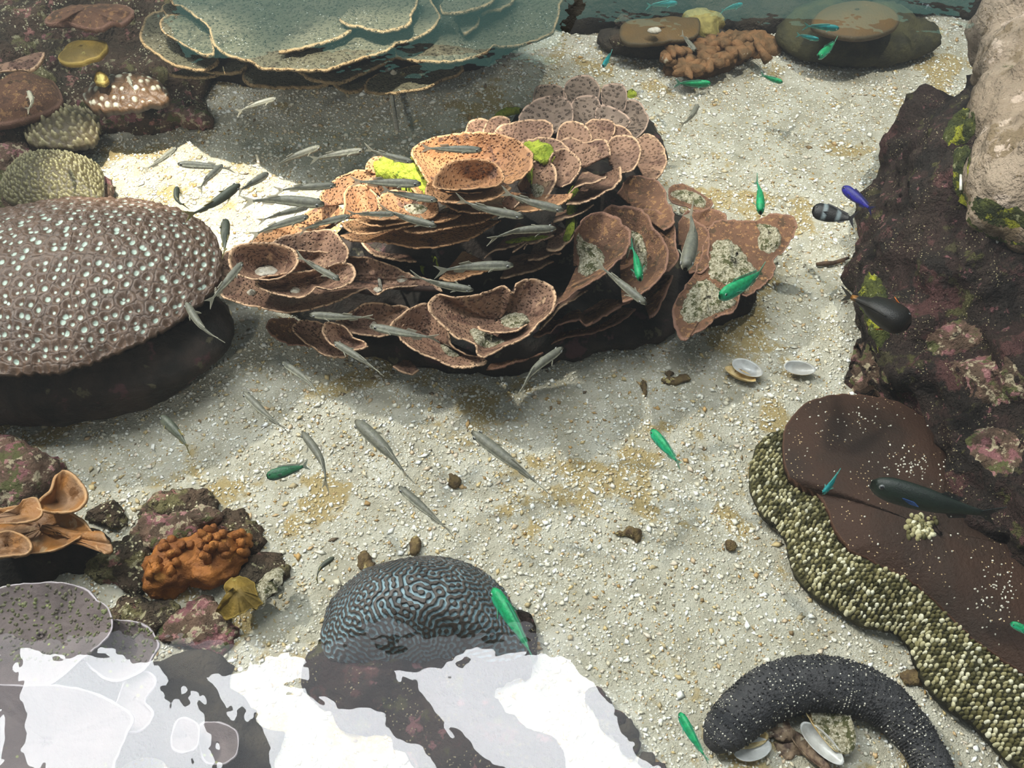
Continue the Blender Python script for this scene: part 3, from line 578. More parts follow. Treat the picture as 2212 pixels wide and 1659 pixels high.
# ------------------------------------------------------------------ honeycomb coral left
hc = empty('honeycomb_coral', at(180, 700, 0), 'large brown dome coral dotted with pale mint pits at the left edge', 'coral')
hrim = [(480,575),(474,530),(450,490),(400,455),(330,436),(250,427),(170,426),(90,434),(0,452),(-120,480),(-230,560),(-260,650),(-200,740),(-100,790),(0,809),(60,805),(120,803),(180,787),(240,765),(300,738),(360,707),(400,680),(440,645),(468,612)]
plate(hc, 'dome', hrim, (180, 600), .215, .285, 2.4, True, m_pattern, thick=.02, rip=.004, rings=190, step=2.2, seed=90, pat=pat_pits(.0215, srgb(176, 194, 180), srgb(92, 70, 54), .006), jag=3, bumps=.0, powr=.75)
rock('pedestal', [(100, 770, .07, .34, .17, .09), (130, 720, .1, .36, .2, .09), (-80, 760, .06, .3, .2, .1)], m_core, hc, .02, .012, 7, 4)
gc = empty('small_honeycomb_coral', at(110, 420, 0), 'small olive rounded coral with pale bumps behind the big dotted dome', 'coral')
plate(gc, 'dome', [(2,420),(5,385),(30,355),(70,338),(120,334),(170,338),(210,355),(225,385),(222,420),(215,437),(160,446),(90,446),(30,440)], (115, 390), .06, .115, 2.6, True, m_pattern, thick=.02, rip=.004, rings=90, step=2.4, seed=91, pat=pat_bumps(.0115, srgb(160, 154, 112), srgb(66, 58, 34), .006), jag=2, bumps=0)
rock('coral_base', [(115, 420, .02, .15, .09, .05)], m_pink, gc, .012, .015, 14, 5)
# ------------------------------------------------------------------ brain coral
bc = empty('brain_coral', at(910, 1380, 0), 'grey blue domed brain coral with winding grooves at bottom centre', 'coral')
plate(bc, 'dome', [(692,1380),(696,1345),(712,1300),(745,1260),(790,1228),(860,1208),(920,1201),(975,1205),(1030,1225),(1080,1262),(1110,1310),(1132,1360),(1140,1400),(1110,1422),(1060,1425),(1000,1418),(940,1425),(860,1432),(790,1430),(730,1428),(700,1412)], (905, 1345), .05, .155, 2.5, True, m_pattern, thick=.012, rip=.004, rings=170, step=2.0, seed=92, pat=pat_brain, jag=2, bumps=0)
rock('coral_base', [(780, 1450, .0, .1, .07, .045), (900, 1420, .0, .18, .09, .05), (1130, 1400, .0, .03, .06, .03), (860, 1520, -.01, .12, .06, .04), (960, 1570, -.01, .11, .06, .045), (1060, 1650, -.01, .12, .07, .05), (800, 1480, 0, .09, .06, .05), (1010, 1400, .0, .12, .08, .04)], m_rock, bc, .01, .02, 16, 6)
# ------------------------------------------------------------------ bottom right encrusting coral
ec = empty('encrusting_coral', at(1980, 1150, 0), 'wide dark brown encrusting coral with a pale knobbly border at lower right', 'coral')
brown = [(1705,905),(1740,872),(1780,856),(1840,851),(1920,862),(1985,895),(2030,945),(2058,1010),(2090,1090),(2150,1150),(2230,1200),(2380,1260),(2420,1500),(2300,1520),(2212,1455),(2110,1385),(2020,1300),(1960,1250),(1880,1210),(1830,1180),(1800,1135),(1775,1075),(1710,1035),(1693,985),(1692,935)]
border = [(1695,930),(1668,935),(1640,955),(1620,1005),(1622,1060),(1650,1110),(1690,1150),(1705,1195),(1720,1245),(1760,1285),(1800,1310),(1870,1350),(1930,1362),(1965,1390),(1985,1440),(2010,1490),(2060,1535),(2110,1565),(2150,1610),(2200,1655),(2300,1720),(2450,1740),(2460,1500),(2300,1300),(2100,1150),(1900,1000),(1760,930)]
plate(ec, 'border', border, (1960, 1230), .03, .085, 2.6, True, m_knobbase, thick=.03, rip=.0015, rings=30, step=10, seed=100, key='ec', jag=3)
plate(ec, 'brown_sheet', brown, (2010, 1165), .085, .115, 3, True, m_brown, thick=.035, rip=.001, rings=30, step=9, seed=101, key='eb', jag=3, rimw=.97)
Tec, Teb = bvh('ec'), bvh('eb')
def inpoly(x, y, poly):
    r = False; n = len(poly); j = n - 1
    for i in range(n):
        xi, yi = poly[i][:2]; xj, yj = poly[j][:2]
        if (yi > y) != (yj > y) and x < (xj - xi) * (y - yi) / (yj - yi) + xi: r = not r
        j = i
    return r
def knobs(parent, name, pts, mat, rad, hh, seed=0, seg=7, label=None, sm=True):
    V = []; Fc = []; r = random.Random(seed)
    for p in pts:
        R0 = rad * r.uniform(.7, 1.25); b = len(V); h = hh * r.uniform(.7, 1.3); el = r.uniform(.75, 1.25); a0 = r.uniform(0, 6)
        for k, (rr, z) in enumerate(((1, -.5), (.85, .35), (.45, .85))):
            for i in range(seg):
                a = a0 + i * 2 * math.pi / seg; V.append((p[0] + math.cos(a) * R0 * rr * el, p[1] + math.sin(a) * R0 * rr / el, p[2] + z * h))
        V.append((p[0], p[1], p[2] + h))
        for k in range(2):
            for i in range(seg): Fc.append([b + k * seg + i, b + k * seg + (i + 1) % seg, b + (k + 1) * seg + (i + 1) % seg, b + (k + 1) * seg + i])
        for i in range(seg): Fc.append([b + 2 * seg + i, b + 2 * seg + (i + 1) % seg, b + 3 * seg])
    o = mesh(name, V, Fc, mat, parent, sm=sm); o['kind'] = 'stuff'; return o
pts = []
r_ = random.Random(4); y = 925.0; row = 0
while y < 1665:
    st = 9.5 + (y - 925) / 740 * 4.5; x = 1600.0 + (row % 2) * st / 2
    while x < 2225:
        X = x + r_.uniform(-2.4, 2.4); Y = y + r_.uniform(-2, 2)
        if inpoly(X, Y, border) and not inpoly(X + 2, Y - 2, brown): pts.append(cast(Tec, X, Y, .03))
        x += st
    y += st * .72; row += 1
knobs(ec, 'knob_cluster', pts, m_knob, .0040, .0075, 3)
pts = []
for k in range(70):
    X, Y = r_.gauss(1992, 17), r_.gauss(1138, 13)
    if abs(X - 1992) < 36 and abs(Y - 1138) < 26: pts.append(cast(Teb, X, Y, .1))
knobs(ec, 'knob_cluster', pts, m_knob, .0055, .006, 5)
pts = []
for k in range(260):
    cx, cy, s1, s2 = r_.choice([(1850, 910, 60, 18), (1990, 1010, 45, 16), (2160, 1270, 25, 28), (1900, 960, 130, 60), (2000, 1130, 90, 80), (2130, 1330, 60, 60), (1960, 1010, 30, 14)])
    X, Y = r_.gauss(cx, s1), r_.gauss(cy, s2)
    if inpoly(X, Y, brown) and X < 2212: pts.append(cast(Teb, X, Y, .1))
knobs(ec, 'sand_grains', pts, m_grain, .0018, .0022, 6, 5)
# ------------------------------------------------------------------ right rock wall
rw = rock('reef_rock', [(2010, 520, .12, .13, .2, .14), (2110, 430, .2, .18, .24, .2), (2180, 560, .2, .24, .28, .22), (2000, 660, .1, .14, .2, .12), (2100, 740, .1, .22, .24, .16), (2220, 850, .12, .2, .26, .2),
     (2170, 960, .1, .16, .18, .14), (2260, 1080, .1, .16, .16, .12), (1960, 590, .06, .1, .14, .08), (1925, 800, .0, .1, .1, .06), (2060, 880, .04, .14, .12, .08), (2060, 350, .15, .12, .2, .14), (1965, 450, .08, .1, .12, .1), (2010, 380, .1, .1, .14, .1), (2260, 330, .2, .2, .3, .3)],
     m_rock, None, .013, .06, 6, 11, 'dark maroon encrusted reef rock rising along the right side', 'rock', 'rw', ridge=.055)
ps = rock('pale_boulder', [(2232, 60, .42, .12, .12, .14), (2212, 160, .40, .10, .12, .12), (2214, 260, .40, .12, .14, .12), (2254, 380, .40, .14, .14, .12), (2164, 400, .38, .07, .07, .06), (2144, 300, .37, .06, .08, .07), (2174, 450, .37, .06, .05, .05), (2264, 480, .38, .08, .06, .06), (2182, 40, .43, .06, .08, .09), (2229, 450, .38, .08, .06, .05)],
     m_pale, None, .011, .028, 7, 12, 'pale beige weathered boulder topping the dark rock at upper right', 'rock', 'ps', ridge=.012)
BV['both'] = BV['rw'] + BV['ps']; T3 = bvh('both')
ga = empty('algae_fringe', at(2080, 440, .2), 'yellow green algae turf fringing the foot of the pale boulder', 'algae')
for i, ol in enumerate([[(2070,440),(2085,470),(2120,500),(2170,520),(2230,525),(2240,480),(2180,490),(2120,470),(2090,430),(2075,410)],
    [(2050,260),(2075,240),(2100,250),(2110,280),(2085,310),(2050,310),(2035,290)], [(2060,330),(2080,320),(2095,350),(2085,400),(2070,430),(2058,400)]]):
    drape(ga, 'turf', ol, T3, .03, m_green, seed=30 + i, rough_=.8, nsc=40)
for i, (ol, m_, nm, lb) in enumerate([
   ([(1842,690),(1862,600),(1885,585),(1915,620),(1930,670),(1935,700),(1900,760),(1860,720)], m_green, 'algae_crust', 'mottled green algae crust on the rock behind the dark damselfish'),
   ([(1836,790),(1850,740),(1880,745),(1900,790),(1925,820),(1925,856),(1880,852),(1838,850)], m_pink, 'coralline_crust', 'dusky pink coralline crust at the rock foot above the brown coral'),
   ([(1905,400),(1940,370),(1975,380),(1985,430),(1960,480),(1920,500),(1900,460)], m_rock, 'coralline_crust', 'maroon coralline crust on the left shoulder of the right rock'),
   ([(2050,790),(2100,770),(2170,760),(2215,800),(2215,860),(2150,880),(2090,850)], m_pink, 'coralline_crust', 'pink coralline crust on the right rock beside the frame edge'),
   ([(2080,950),(2130,920),(2190,930),(2215,980),(2180,1030),(2120,1010)], m_pink, 'coralline_crust', 'purple pink coralline crust low on the right rock above the brown coral'),
   ([(1995,1240-510),(2060,690),(2110,700),(2120,740),(2060,770),(2010,765)], m_pink, 'coralline_crust', 'pink speckled coralline crust right of the dark damselfish')]):
    o = drape(None, nm, ol, T3, .012, m_, seed=50 + i); tag(o, lb, 'crust')
def tube(name, pts, rad, mat, parent=None, seg=8, world=False, noise_=0, seed=0):
    P = np.array(pts, float) if world else np.array([at(*p) for p in pts])
    n = len(P); rad = np.broadcast_to(np.asarray(rad, float), (n,)); V = []; 
    for i in range(n):
        t = P[min(i + 1, n - 1)] - P[max(i - 1, 0)]; t = t / (np.linalg.norm(t) + 1e-9)
        s = np.cross(t, [0, 0, 1.]); s = s / (np.linalg.norm(s) + 1e-9); u = np.cross(s, t)
        for k in range(seg):
            a = 2 * math.pi * k / seg; V.append(P[i] + rad[i] * (math.cos(a) * s + math.sin(a) * u))
    V = np.array(V)
    if noise_: V = V + noise_ * np.stack([vnoise(V, 60, seed), vnoise(V, 60, seed + 1), vnoise(V, 60, seed + 2)], 1)
    Fc = [[i * seg + k, i * seg + (k + 1) % seg, (i + 1) * seg + (k + 1) % seg, (i + 1) * seg + k] for i in range(n - 1) for k in range(seg)]
    Fc += [list(range(seg))[::-1], list(range((n - 1) * seg, n * seg))]
    return mesh(name, V, Fc, mat, parent)
def wormtube(x0, y0, x1, y1, lb):
    a = cast(T3, x0, y0, .3); b = cast(T3, x1, y1, .3); a[2] += .01; b[2] = a[2] - .01
    tag(tube('worm_tube', [a, (a + b) / 2, b], .003, m_white, world=True, seg=6), lb, 'worm tube')
wormtube(2102, 502, 2156, 524, 'long thin white worm tube on the rock under the pale boulder')
wormtube(2066, 297, 2077, 299, 'short white worm tube on the rock, upper of two by the pale boulder')
wormtube(2072, 386, 2086, 390, 'short white worm tube on the rock, lower of two by the pale boulder')
# ------------------------------------------------------------------ upper left reef
T0 = rock('reef_ledge', [(60, 110, .05, .34, .26, .2), (200, 60, .05, .42, .25, .22), (60, 210, .02, .3, .22, .12), (250, 170, .02, .3, .16, .12), (380, 110, .0, .22, .2, .12), (60, 290, .0, .22, .12, .07), (300, 240, .0, .2, .1, .06), (20, 380, -.02, .1, .12, .05), (-60, 200, .05, .3, .3, .2)],
     m_rock_l, None, .018, .05, 6, 21, 'dark brown encrusted reef ledge filling the upper left corner', 'rock', 'ul', ridge=.03)
T4 = bvh('ul')
def single(name, rim, c, zr, zc, p, cl, mat, label, cat, **k):
    o = plate(None, name, rim, c, zr, zc, p, cl, mat, **k); tag(o, label, cat); return o
single('plate_coral', [(97,48),(116,52),(143,48),(168,56),(212,62),(245,48),(266,52),(280,41),(288,30),(280,14),(212,8),(150,14),(110,28)], (190,32), .31,.325,1.5,True,m_coral_red,'reddish brown flat plate coral on the upper left ledge','coral',thick=.02,rings=10,step=8,seed=120,jag=2.5,rip=.012)
single('lobed_coral', [(124,126),(135,108),(154,91),(183,86),(222,88),(233,99),(218,120),(193,129),(166,138),(139,136)], (180,110), .26,.275,2,True,m_olive,'mustard yellow lobed coral in the upper left reef','coral',thick=.02,rings=10,step=8,seed=121)
single('lobed_coral', [(203,172),(212,160),(224,156),(234,168),(230,178),(212,180)], (218,168), .20,.22,2,True,m_olive,'little green lobe of coral above the white dotted coral head','coral',thick=.02,rings=8,step=5,seed=122)
single('plate_coral', [(-20,142),(0,138),(25,133),(48,123),(77,115),(96,113),(89,130),(68,149),(30,152),(-20,156)], (30,142), .27,.28,1.5,True,m_coral,'pale edged tan plate coral at the left frame edge','coral',thick=.015,rings=9,step=8,seed=123)
single('mound_coral', [(-60,230),(-30,170),(30,152),(80,158),(120,180),(135,215),(110,240),(40,262),(-20,268)], (40,215), .12,.17,2.4,True,m_coral_red,'smooth brown mound coral low in the upper left reef','coral',thick=.03,rings=16,step=8,seed=124)
o = single('head_coral', [(180,205),(200,185),(240,172),(290,165),(340,175),(366,200),(362,218),(330,228),(270,238),(210,238),(185,225)], (275,203), .14,.175,2.3,True,m_pattern,'brown coral head with bold white dots in the upper left reef','coral',thick=.03,rings=60,step=3,seed=125,pat=pat_pits(.028,srgb(184,182,160),srgb(100,74,48),-.006,3,.24),jag=2,bumps=0)
single('head_coral', [(55,300),(60,262),(90,240),(140,232),(190,240),(215,262),(210,295),(190,312),(130,318),(80,314)], (135,277), .07,.11,2.3,True,m_pattern,'cream knobbly coral head at the foot of the upper left reef','coral',thick=.03,rings=60,step=3,seed=126,pat=pat_bumps(.02,srgb(186,176,134),srgb(90,78,54),.010,4),jag=2,bumps=0)
tag(drape(None, 'sediment_patch', [(48,1158),(70,1148),(100,1146),(115,1154),(95,1165),(65,1168)], bvh('fo'), .004, m_chip, seed=4, dflt=.1), 'pale sediment patch lying on the amber folded coral', 'sediment') if 'fo' in BV else None
for i, (ol, lb) in enumerate([([(200,262),(215,248),(260,240),(310,236),(318,248),(300,262),(250,272),(215,272)],'pink crust below the white dotted coral head'),
      ([(85,78),(120,70),(170,66),(215,60),(225,66),(200,78),(140,84),(95,86)],'pink crust along the underside of the reddish plate coral'),
      ([(140,230),(160,210),(190,205),(200,225),(180,245),(150,248)],'pale pink crust left of the white dotted coral head'),
      ([(0,262),(20,250),(70,246),(80,256),(40,264)],'pale mauve crust at the left frame edge'),
      ([(100,145),(112,128),(122,124),(124,138),(110,150)],'rosy crust beside the mustard yellow lobed coral'),
      ([(170,150),(215,145),(224,150),(200,160),(175,160)],'rose crust under the mustard yellow lobed coral')]):
    tag(drape(None, 'coralline_crust', ol, T4, .02, m_pink, seed=70 + i, dflt=.1), lb, 'crust')
rock('rubble_rock', [(380, 240, .02, .06, .05, .035), (420, 255, .01, .06, .04, .03), (350, 262, .0, .05, .04, .03)], m_pink, None, .01, .02, 20, 22, 'pink rubble lump at the right foot of the upper left reef', 'rock')
rock('rubble_rock', [(80, 320, .0, .06, .05, .04), (60, 345, .0, .05, .05, .04)], m_rock_l, None, .01, .02, 20, 23, 'knobbly grey rubble above the small olive coral', 'rock')
rock('rubble_rock', [(20, 355, .02, .06, .07, .05), (0, 400, .0, .05, .08, .04)], m_pink, None, .01, .02, 20, 24, 'purple pink rubble left of the small olive coral', 'rock')
rock('rubble_rock', [(60, 452, .0, .08, .04, .05), (20, 440, .0, .06, .04, .05)], m_pink, None, .01, .02, 20, 25, 'speckled rubble between the olive coral and the big dotted dome', 'rock')
# ------------------------------------------------------------------ top right corals
fp = empty('flat_coral', at(1420, 90, 0), 'flat brown plate coral lying on sand at top centre right', 'coral')
plate(fp, 'plate', [(1338,75),(1345,50),(1370,42),(1420,38),(1480,36),(1510,42),(1512,65),(1500,80),(1440,90),(1380,95),(1350,92)], (1430,66), .09,.10,2,True,m_disc,thick=.02,rings=12,step=8,seed=130,jag=2.5)
rock('coral_base', [(1430, 85, .02, .2, .08, .04)], m_rock_dk, fp, .014, .015, 10, 26)
for (x, y, r, m_, nm) in ((1334, 87, .02, m_rock_l, 'nub'), (1345, 48, .02, m_rock_l, 'nub'), (1362, 62, .018, m_rock_l, 'nub')):
    rock(nm, [(x, y, .07, r * 1.4, r, r)], m_, fp, .007, .01, 30, 27)
tag(rock('white_shell_chip', [(1413, 66, .125, .022, .012, .008)], m_chip, None, .005, .004, 40, 29), 'white shell chip on the flat brown coral', 'shell')
tag(rock('yellow_sponge', [(1525, 62, .05, .045, .05, .05), (1510, 45, .06, .05, .04, .04), (1540, 48, .05, .045, .03, .04)], M('yellow_sponge', srgb(146, 134, 76), srgb(116, 106, 60), 30, bump=[(80, .006)], rough=.8), None, .01, .012, 16, 30), 'yellow knob of sponge between the flat coral and the back wall', 'sponge')
rb = empty('knobbly_coral', at(1550, 120, 0), 'brown knobbly branching coral on sand at top right of centre', 'coral')
rock('coral_base', [(1520, 118, .0, .14, .07, .04), (1590, 100, .0, .14, .06, .04), (1500, 145, .0, .09, .05, .03)], m_branch, rb, .012, .02, 16, 31)
r_ = random.Random(9)
bo = [(1436,125),(1450,105),(1500,95),(1550,80),(1600,78),(1640,88),(1658,100),(1640,115),(1600,125),(1570,140),(1545,155),(1500,165),(1470,160),(1450,145)]
k = 0
while k < 60:
    X, Y = r_.uniform(1430, 1660), r_.uniform(75, 168)
    if not inpoly(X, Y, bo): continue
    z = .04 + r_.uniform(0, .025); c = at(X, Y, z); a = r_.uniform(-2.6, -.5) if Y > 120 else r_.uniform(0, 6.28); l = r_.uniform(.015, .04)
    d = np.array([math.cos(a), math.sin(a), r_.uniform(0, .5)]); d /= np.linalg.norm(d)
    tube('branch', [c - d * l, c, c + d * l * .7, c + d * l], [.016, .015, .012, .005], m_branch, rb, 7, True, .006, k); k += 1
mc = empty('disc_coral', at(1845, 65, 0), 'smooth oval brown disc coral on a grey base at top right', 'coral')
plate(mc, 'disc', [(1752,55),(1760,35),(1790,14),(1840,3),(1885,4),(1925,18),(1943,38),(1935,60),(1900,76),(1860,83),(1820,80),(1775,70)], (1845,42), .15,.18,2.2,True,m_disc,thick=.02,rings=20,step=7,seed=131,rip=.002,jag=.5,bumps=0)
rock('coral_base', [(1848, 78, .04, .24, .13, .07), (1790, 60, .05, .13, .1, .07), (1900, 66, .05, .12, .1, .07)], m_knobbase, mc, .014, .016, 12, 33)
rock('back_rock', [(1300, -20, .05, .3, .16, .14), (1500, -22, .04, .35, .16, .12), (1650, 10, .02, .22, .12, .07), (1700, -25, .04, .3, .14, .1), (1560, 20, .02, .2, .1, .07)], m_rock_dk, None, .022, .03, 6, 35, 'dark rock ledge along the top edge behind the flat coral', 'rock')
rock('back_rock', [(1980, -14, .04, .2, .08, .07), (2100, -25, .05, .2, .1, .1)], m_rock_dk, None, .018, .03, 8, 36, 'dark rock at the top edge right of the oval disc coral', 'rock')
# ------------------------------------------------------------------ lower left group
rock('encrusted_boulder', [(40, 1040, .03, .08, .07, .05), (0, 990, .02, .05, .05, .04), (90, 1030, .01, .04, .05, .04), (-20, 1070, .02, .08, .06, .05)], m_pink, None, .01, .02, 16, 41, 'pink and green encrusted boulder at the left edge above the tan folded coral', 'rock')
fo = empty('foliose_coral', at(100, 1190, 0), 'amber brown folded leafy coral at the lower left edge', 'coral')
plate(fo, 'lobe', [(-60,1200),(0,1204),(56,1198),(100,1191),(143,1178),(173,1160),(190,1147),(212,1148),(232,1162),(245,1183),(240,1197),(215,1190),(200,1150),(170,1120),(120,1095),(60,1090),(-20,1110)], (90,1140), .10,.085,1.5,True,m_foli,thick=.008,rings=16,step=7,seed=140,rip=.02)
plate(fo, 'lobe', [(78,1094),(95,1075),(113,1057),(122,1028),(135,1016),(150,1020),(173,1042),(186,1066),(182,1087),(160,1102),(121,1106),(95,1102)], (120,1085), .135,.10,1.2,True,m_foli,thick=.008,rings=14,step=6,seed=141,rip=.012)
plate(fo, 'lobe', [(-40,1130),(-10,1115),(26,1100),(55,1078),(76,1074),(88,1094),(90,1114),(60,1126),(0,1132)], (40,1112), .14,.13,1.3,True,m_foli,thick=.008,rings=12,step=6,seed=142,rip=.012)
plate(fo, 'lobe', [(-20,1152),(0,1149),(22,1147),(48,1156),(66,1175),(60,1194),(20,1200),(-20,1198)], (15,1180), .13,.115,1.3,True,m_foli,thick=.008,rings=10,step=6,seed=143,rip=.01)
rock('coral_base', [(60, 1190, .01, .12, .05, .045), (180, 1190, .0, .06, .04, .04), (0, 1220, .0, .12, .06, .04)], m_core, fo, .012, .015, 14, 42)
rr = [([(215,1110,.0,.03,.02,.02),(240,1100,.01,.035,.018,.02),(255,1115,.0,.02,.03,.02)], m_rock_l, 'knobbly olive rubble above the amber folded coral'),
      ([(350,1110,.0,.04,.04,.035),(400,1095,.0,.04,.04,.035),(440,1100,.0,.03,.04,.03)], m_rock_l, 'craggy olive rubble rock behind the orange coral'),
      ([(330,1150,.0,.04,.04,.04),(380,1150,.02,.05,.04,.035),(440,1125,.03,.035,.03,.03)], m_pink, 'purple crusted rubble rock touching the orange coral top'),
      ([(500,1140,.0,.05,.04,.03),(540,1160,.0,.03,.04,.03)], m_rock_l, 'greenish rubble rock right of the orange coral top'),
      ([(240,1220,.0,.05,.04,.03),(290,1200,.0,.04,.04,.03),(300,1240,.0,.04,.04,.02)], m_rock_l, 'brown speckled rubble left of the orange coral'),
      ([(290,1330,.0,.06,.04,.02),(340,1325,.0,.05,.03,.02)], m_rock_l, 'low grey rubble right of the purple grey plate coral'),
      ([(430,1340,.0,.06,.04,.025),(450,1375,.0,.05,.04,.03),(400,1360,.0,.05,.03,.02)], m_pink, 'purple flecked rubble below the olive lobed coral'),
      ([(560,1250,.0,.05,.05,.03),(590,1240,.0,.03,.03,.03)], m_rock_l, 'white flecked rubble behind the olive lobed coral')]
for i, (bl, m_, lb) in enumerate(rr): rock('rubble_rock', bl, m_, None, .008, .018, 24, 50 + i, lb, 'rock', ridge=.01)
oc = empty('orange_coral', at(420, 1250, 0), 'bright orange nubbly coral in the lower left rubble', 'coral')
rock('coral_body', [(400, 1220, .02, .08, .04, .05), (470, 1190, .03, .06, .04, .05), (370, 1230, .03, .04, .04, .045), (510, 1175, .03, .03, .03, .035), (350, 1260, .01, .03, .03, .035), (460, 1220, .02, .05, .05, .045)], m_orange, oc, .007, .016, 20, 61, key='oc')
TO = bvh('oc'); r_ = random.Random(3)
for k in range(46):
    X, Y = r_.uniform(322, 540), 0
    Y = 1180 + (430 - X) * .22 + r_.uniform(-40, 45); p = cast(TO, X, Y, -1)
    if p[2] < .01: continue
    d = Vector((r_.uniform(-.6, .6), r_.uniform(-.9, .2), 1)).normalized(); d = np.array(d); l = r_.uniform(.008, .018)
    tube('nub', [p - d * .006, p + d * l * .5, p + d * l, p + d * l * 1.25], [.008, .008, .0065, .002], m_orange, oc, 7, True, .003, k)
plate(oc, 'crust', [(330,1200),(350,1178),(380,1165),(400,1180),(398,1210),(360,1225),(335,1222)], (365,1200), .06,.075,2,True,m_orange,thick=.01,rings=8,step=6,seed=144)
ol_ = empty('lobed_coral', at(520, 1310, 0), 'olive brown lobed coral with a pale ridged edge right of the orange coral', 'coral')
plate(ol_, 'lobe', [(470,1322),(478,1305),(488,1295),(486,1265),(500,1250),(530,1247),(552,1262),(558,1290),(568,1305),(540,1318),(510,1332),(490,1338)], (520,1290), .05,.075,1.8,True,m_olive,thick=.012,rings=16,step=4,seed=145,rip=.02,jag=5)
plate(ol_, 'ridge', [(555,1262),(575,1240),(600,1226),(615,1232),(610,1258),(585,1285),(572,1305),(560,1295)], (582,1262), .055,.065,1.5,True,m_sedi,thick=.01,rings=14,step=4,seed=146,rip=.018,jag=6)
gp = empty('grey_plate_coral', at(120, 1400, 0), 'purple grey plate coral with green flecks under the glare at lower left', 'coral')
GP = [([(-60,1300),(-30,1278),(0,1268),(43,1260),(87,1258),(104,1256),(147,1260),(190,1276),(208,1295),(230,1308),(241,1335),(236,1370),(180,1420),(100,1480),(-20,1500),(-80,1400)],(90,1375),.16,.135,1),
      ([(219,1350),(240,1340),(260,1338),(295,1343),(325,1360),(342,1390),(334,1412),(303,1450),(240,1470),(180,1420)],(265,1400),.13,.11,1),
      ([(262,1490),(277,1460),(303,1449),(328,1455),(335,1478),(312,1516),(330,1545),(300,1580),(240,1570)],(290,1510),.12,.11,1),
      ([(377,1570),(390,1551),(420,1558),(430,1581),(425,1612),(400,1625),(370,1612)],(402,1590),.10,.09,1),
      ([(-60,1510),(60,1480),(180,1490),(280,1540),(275,1580),(250,1640),(200,1720),(-60,1760)],(100,1600),.17,.14,1),
      ([(430,1570),(470,1560),(510,1580),(512,1625),(480,1650),(440,1640)],(470,1605),.07,.06,1)]
for i, (rim, c, zr, zc, cl) in enumerate(GP): plate(gp, 'plate', rim, c, zr, zc, 1.5, True, m_grey, key='gp', thick=.006, rings=14, step=7, seed=150 + i, rip=.006, rimw=.95)
Tg = bvh('gp'); pts = []; r_ = random.Random(8)
for k in range(420):
    X, Y = r_.uniform(0, 340), r_.uniform(1262, 1430)
    p = cast(Tg, X, Y, -1)
    if p[2] > .05: pts.append(p)
knobs(gp, 'wart_cluster', pts, m_wart, .0028, .003, 9, 6)
rock('coral_base', [(60, 1420, .02, .14, .1, .05), (200, 1500, .0, .14, .08, .06), (100, 1600, .02, .16, .1, .06), (380, 1560, .0, .14, .07, .04), (480, 1620, .0, .1, .05, .03), (400, 1460, .0, .08, .05, .03)], m_rock_dk, gp, .014, .02, 12, 43)

# ------------------------------------------------------------------ sea cucumber
sc_ = empty('sea_cucumber', at(1780, 1500, 0), 'dark grey speckled sea cucumber arched on the sand at bottom right', 'sea cucumber')
sp = catmull([(2045,1760),(2030,1700),(2000,1630),(1955,1565),(1890,1508),(1790,1478),(1700,1485),(1630,1520),(1575,1570),(1545,1605)], False, 9)[:, :2]
n = len(sp); t = np.linspace(0, 1, n); rad = .031 + .014 * smooth(t, .15, .6); rad = rad * (1 - .16 * smooth(t, .75, .97)); rad[-6:] *= np.array([.99, .96, .9, .8, .6, .25])
CP = np.array([at(x, y, r * .72) for (x, y), r in zip(sp, rad)])
body = tube('body', CP, rad, m_cuke, sc_, 26, True, .0018, 3)
pp = []; gr = []
r_ = random.Random(12)
for k in range(2600):
    i = r_.randrange(2, n - 2); a = r_.uniform(-.1, math.pi + .1); tt = CP[i + 1] - CP[i - 1]; tt /= np.linalg.norm(tt); s_ = np.cross(tt, [0, 0, 1.]); s_ /= np.linalg.norm(s_); u_ = np.cross(s_, tt)
    p = CP[i] + rad[i] * (math.cos(a) * s_ + math.sin(a) * u_)
    if k < 1500: pp.append(p)
    elif r_.random() < (.25 + .75 * (.5 + .5 * math.sin(i * .35)) ** 2): gr.append(p)
knobs(sc_, 'papillae', pp, m_cuke, .0016, .004, 1, 5); knobs(sc_, 'sand_grains', gr, m_grain, .0013, .0016, 2, 5)
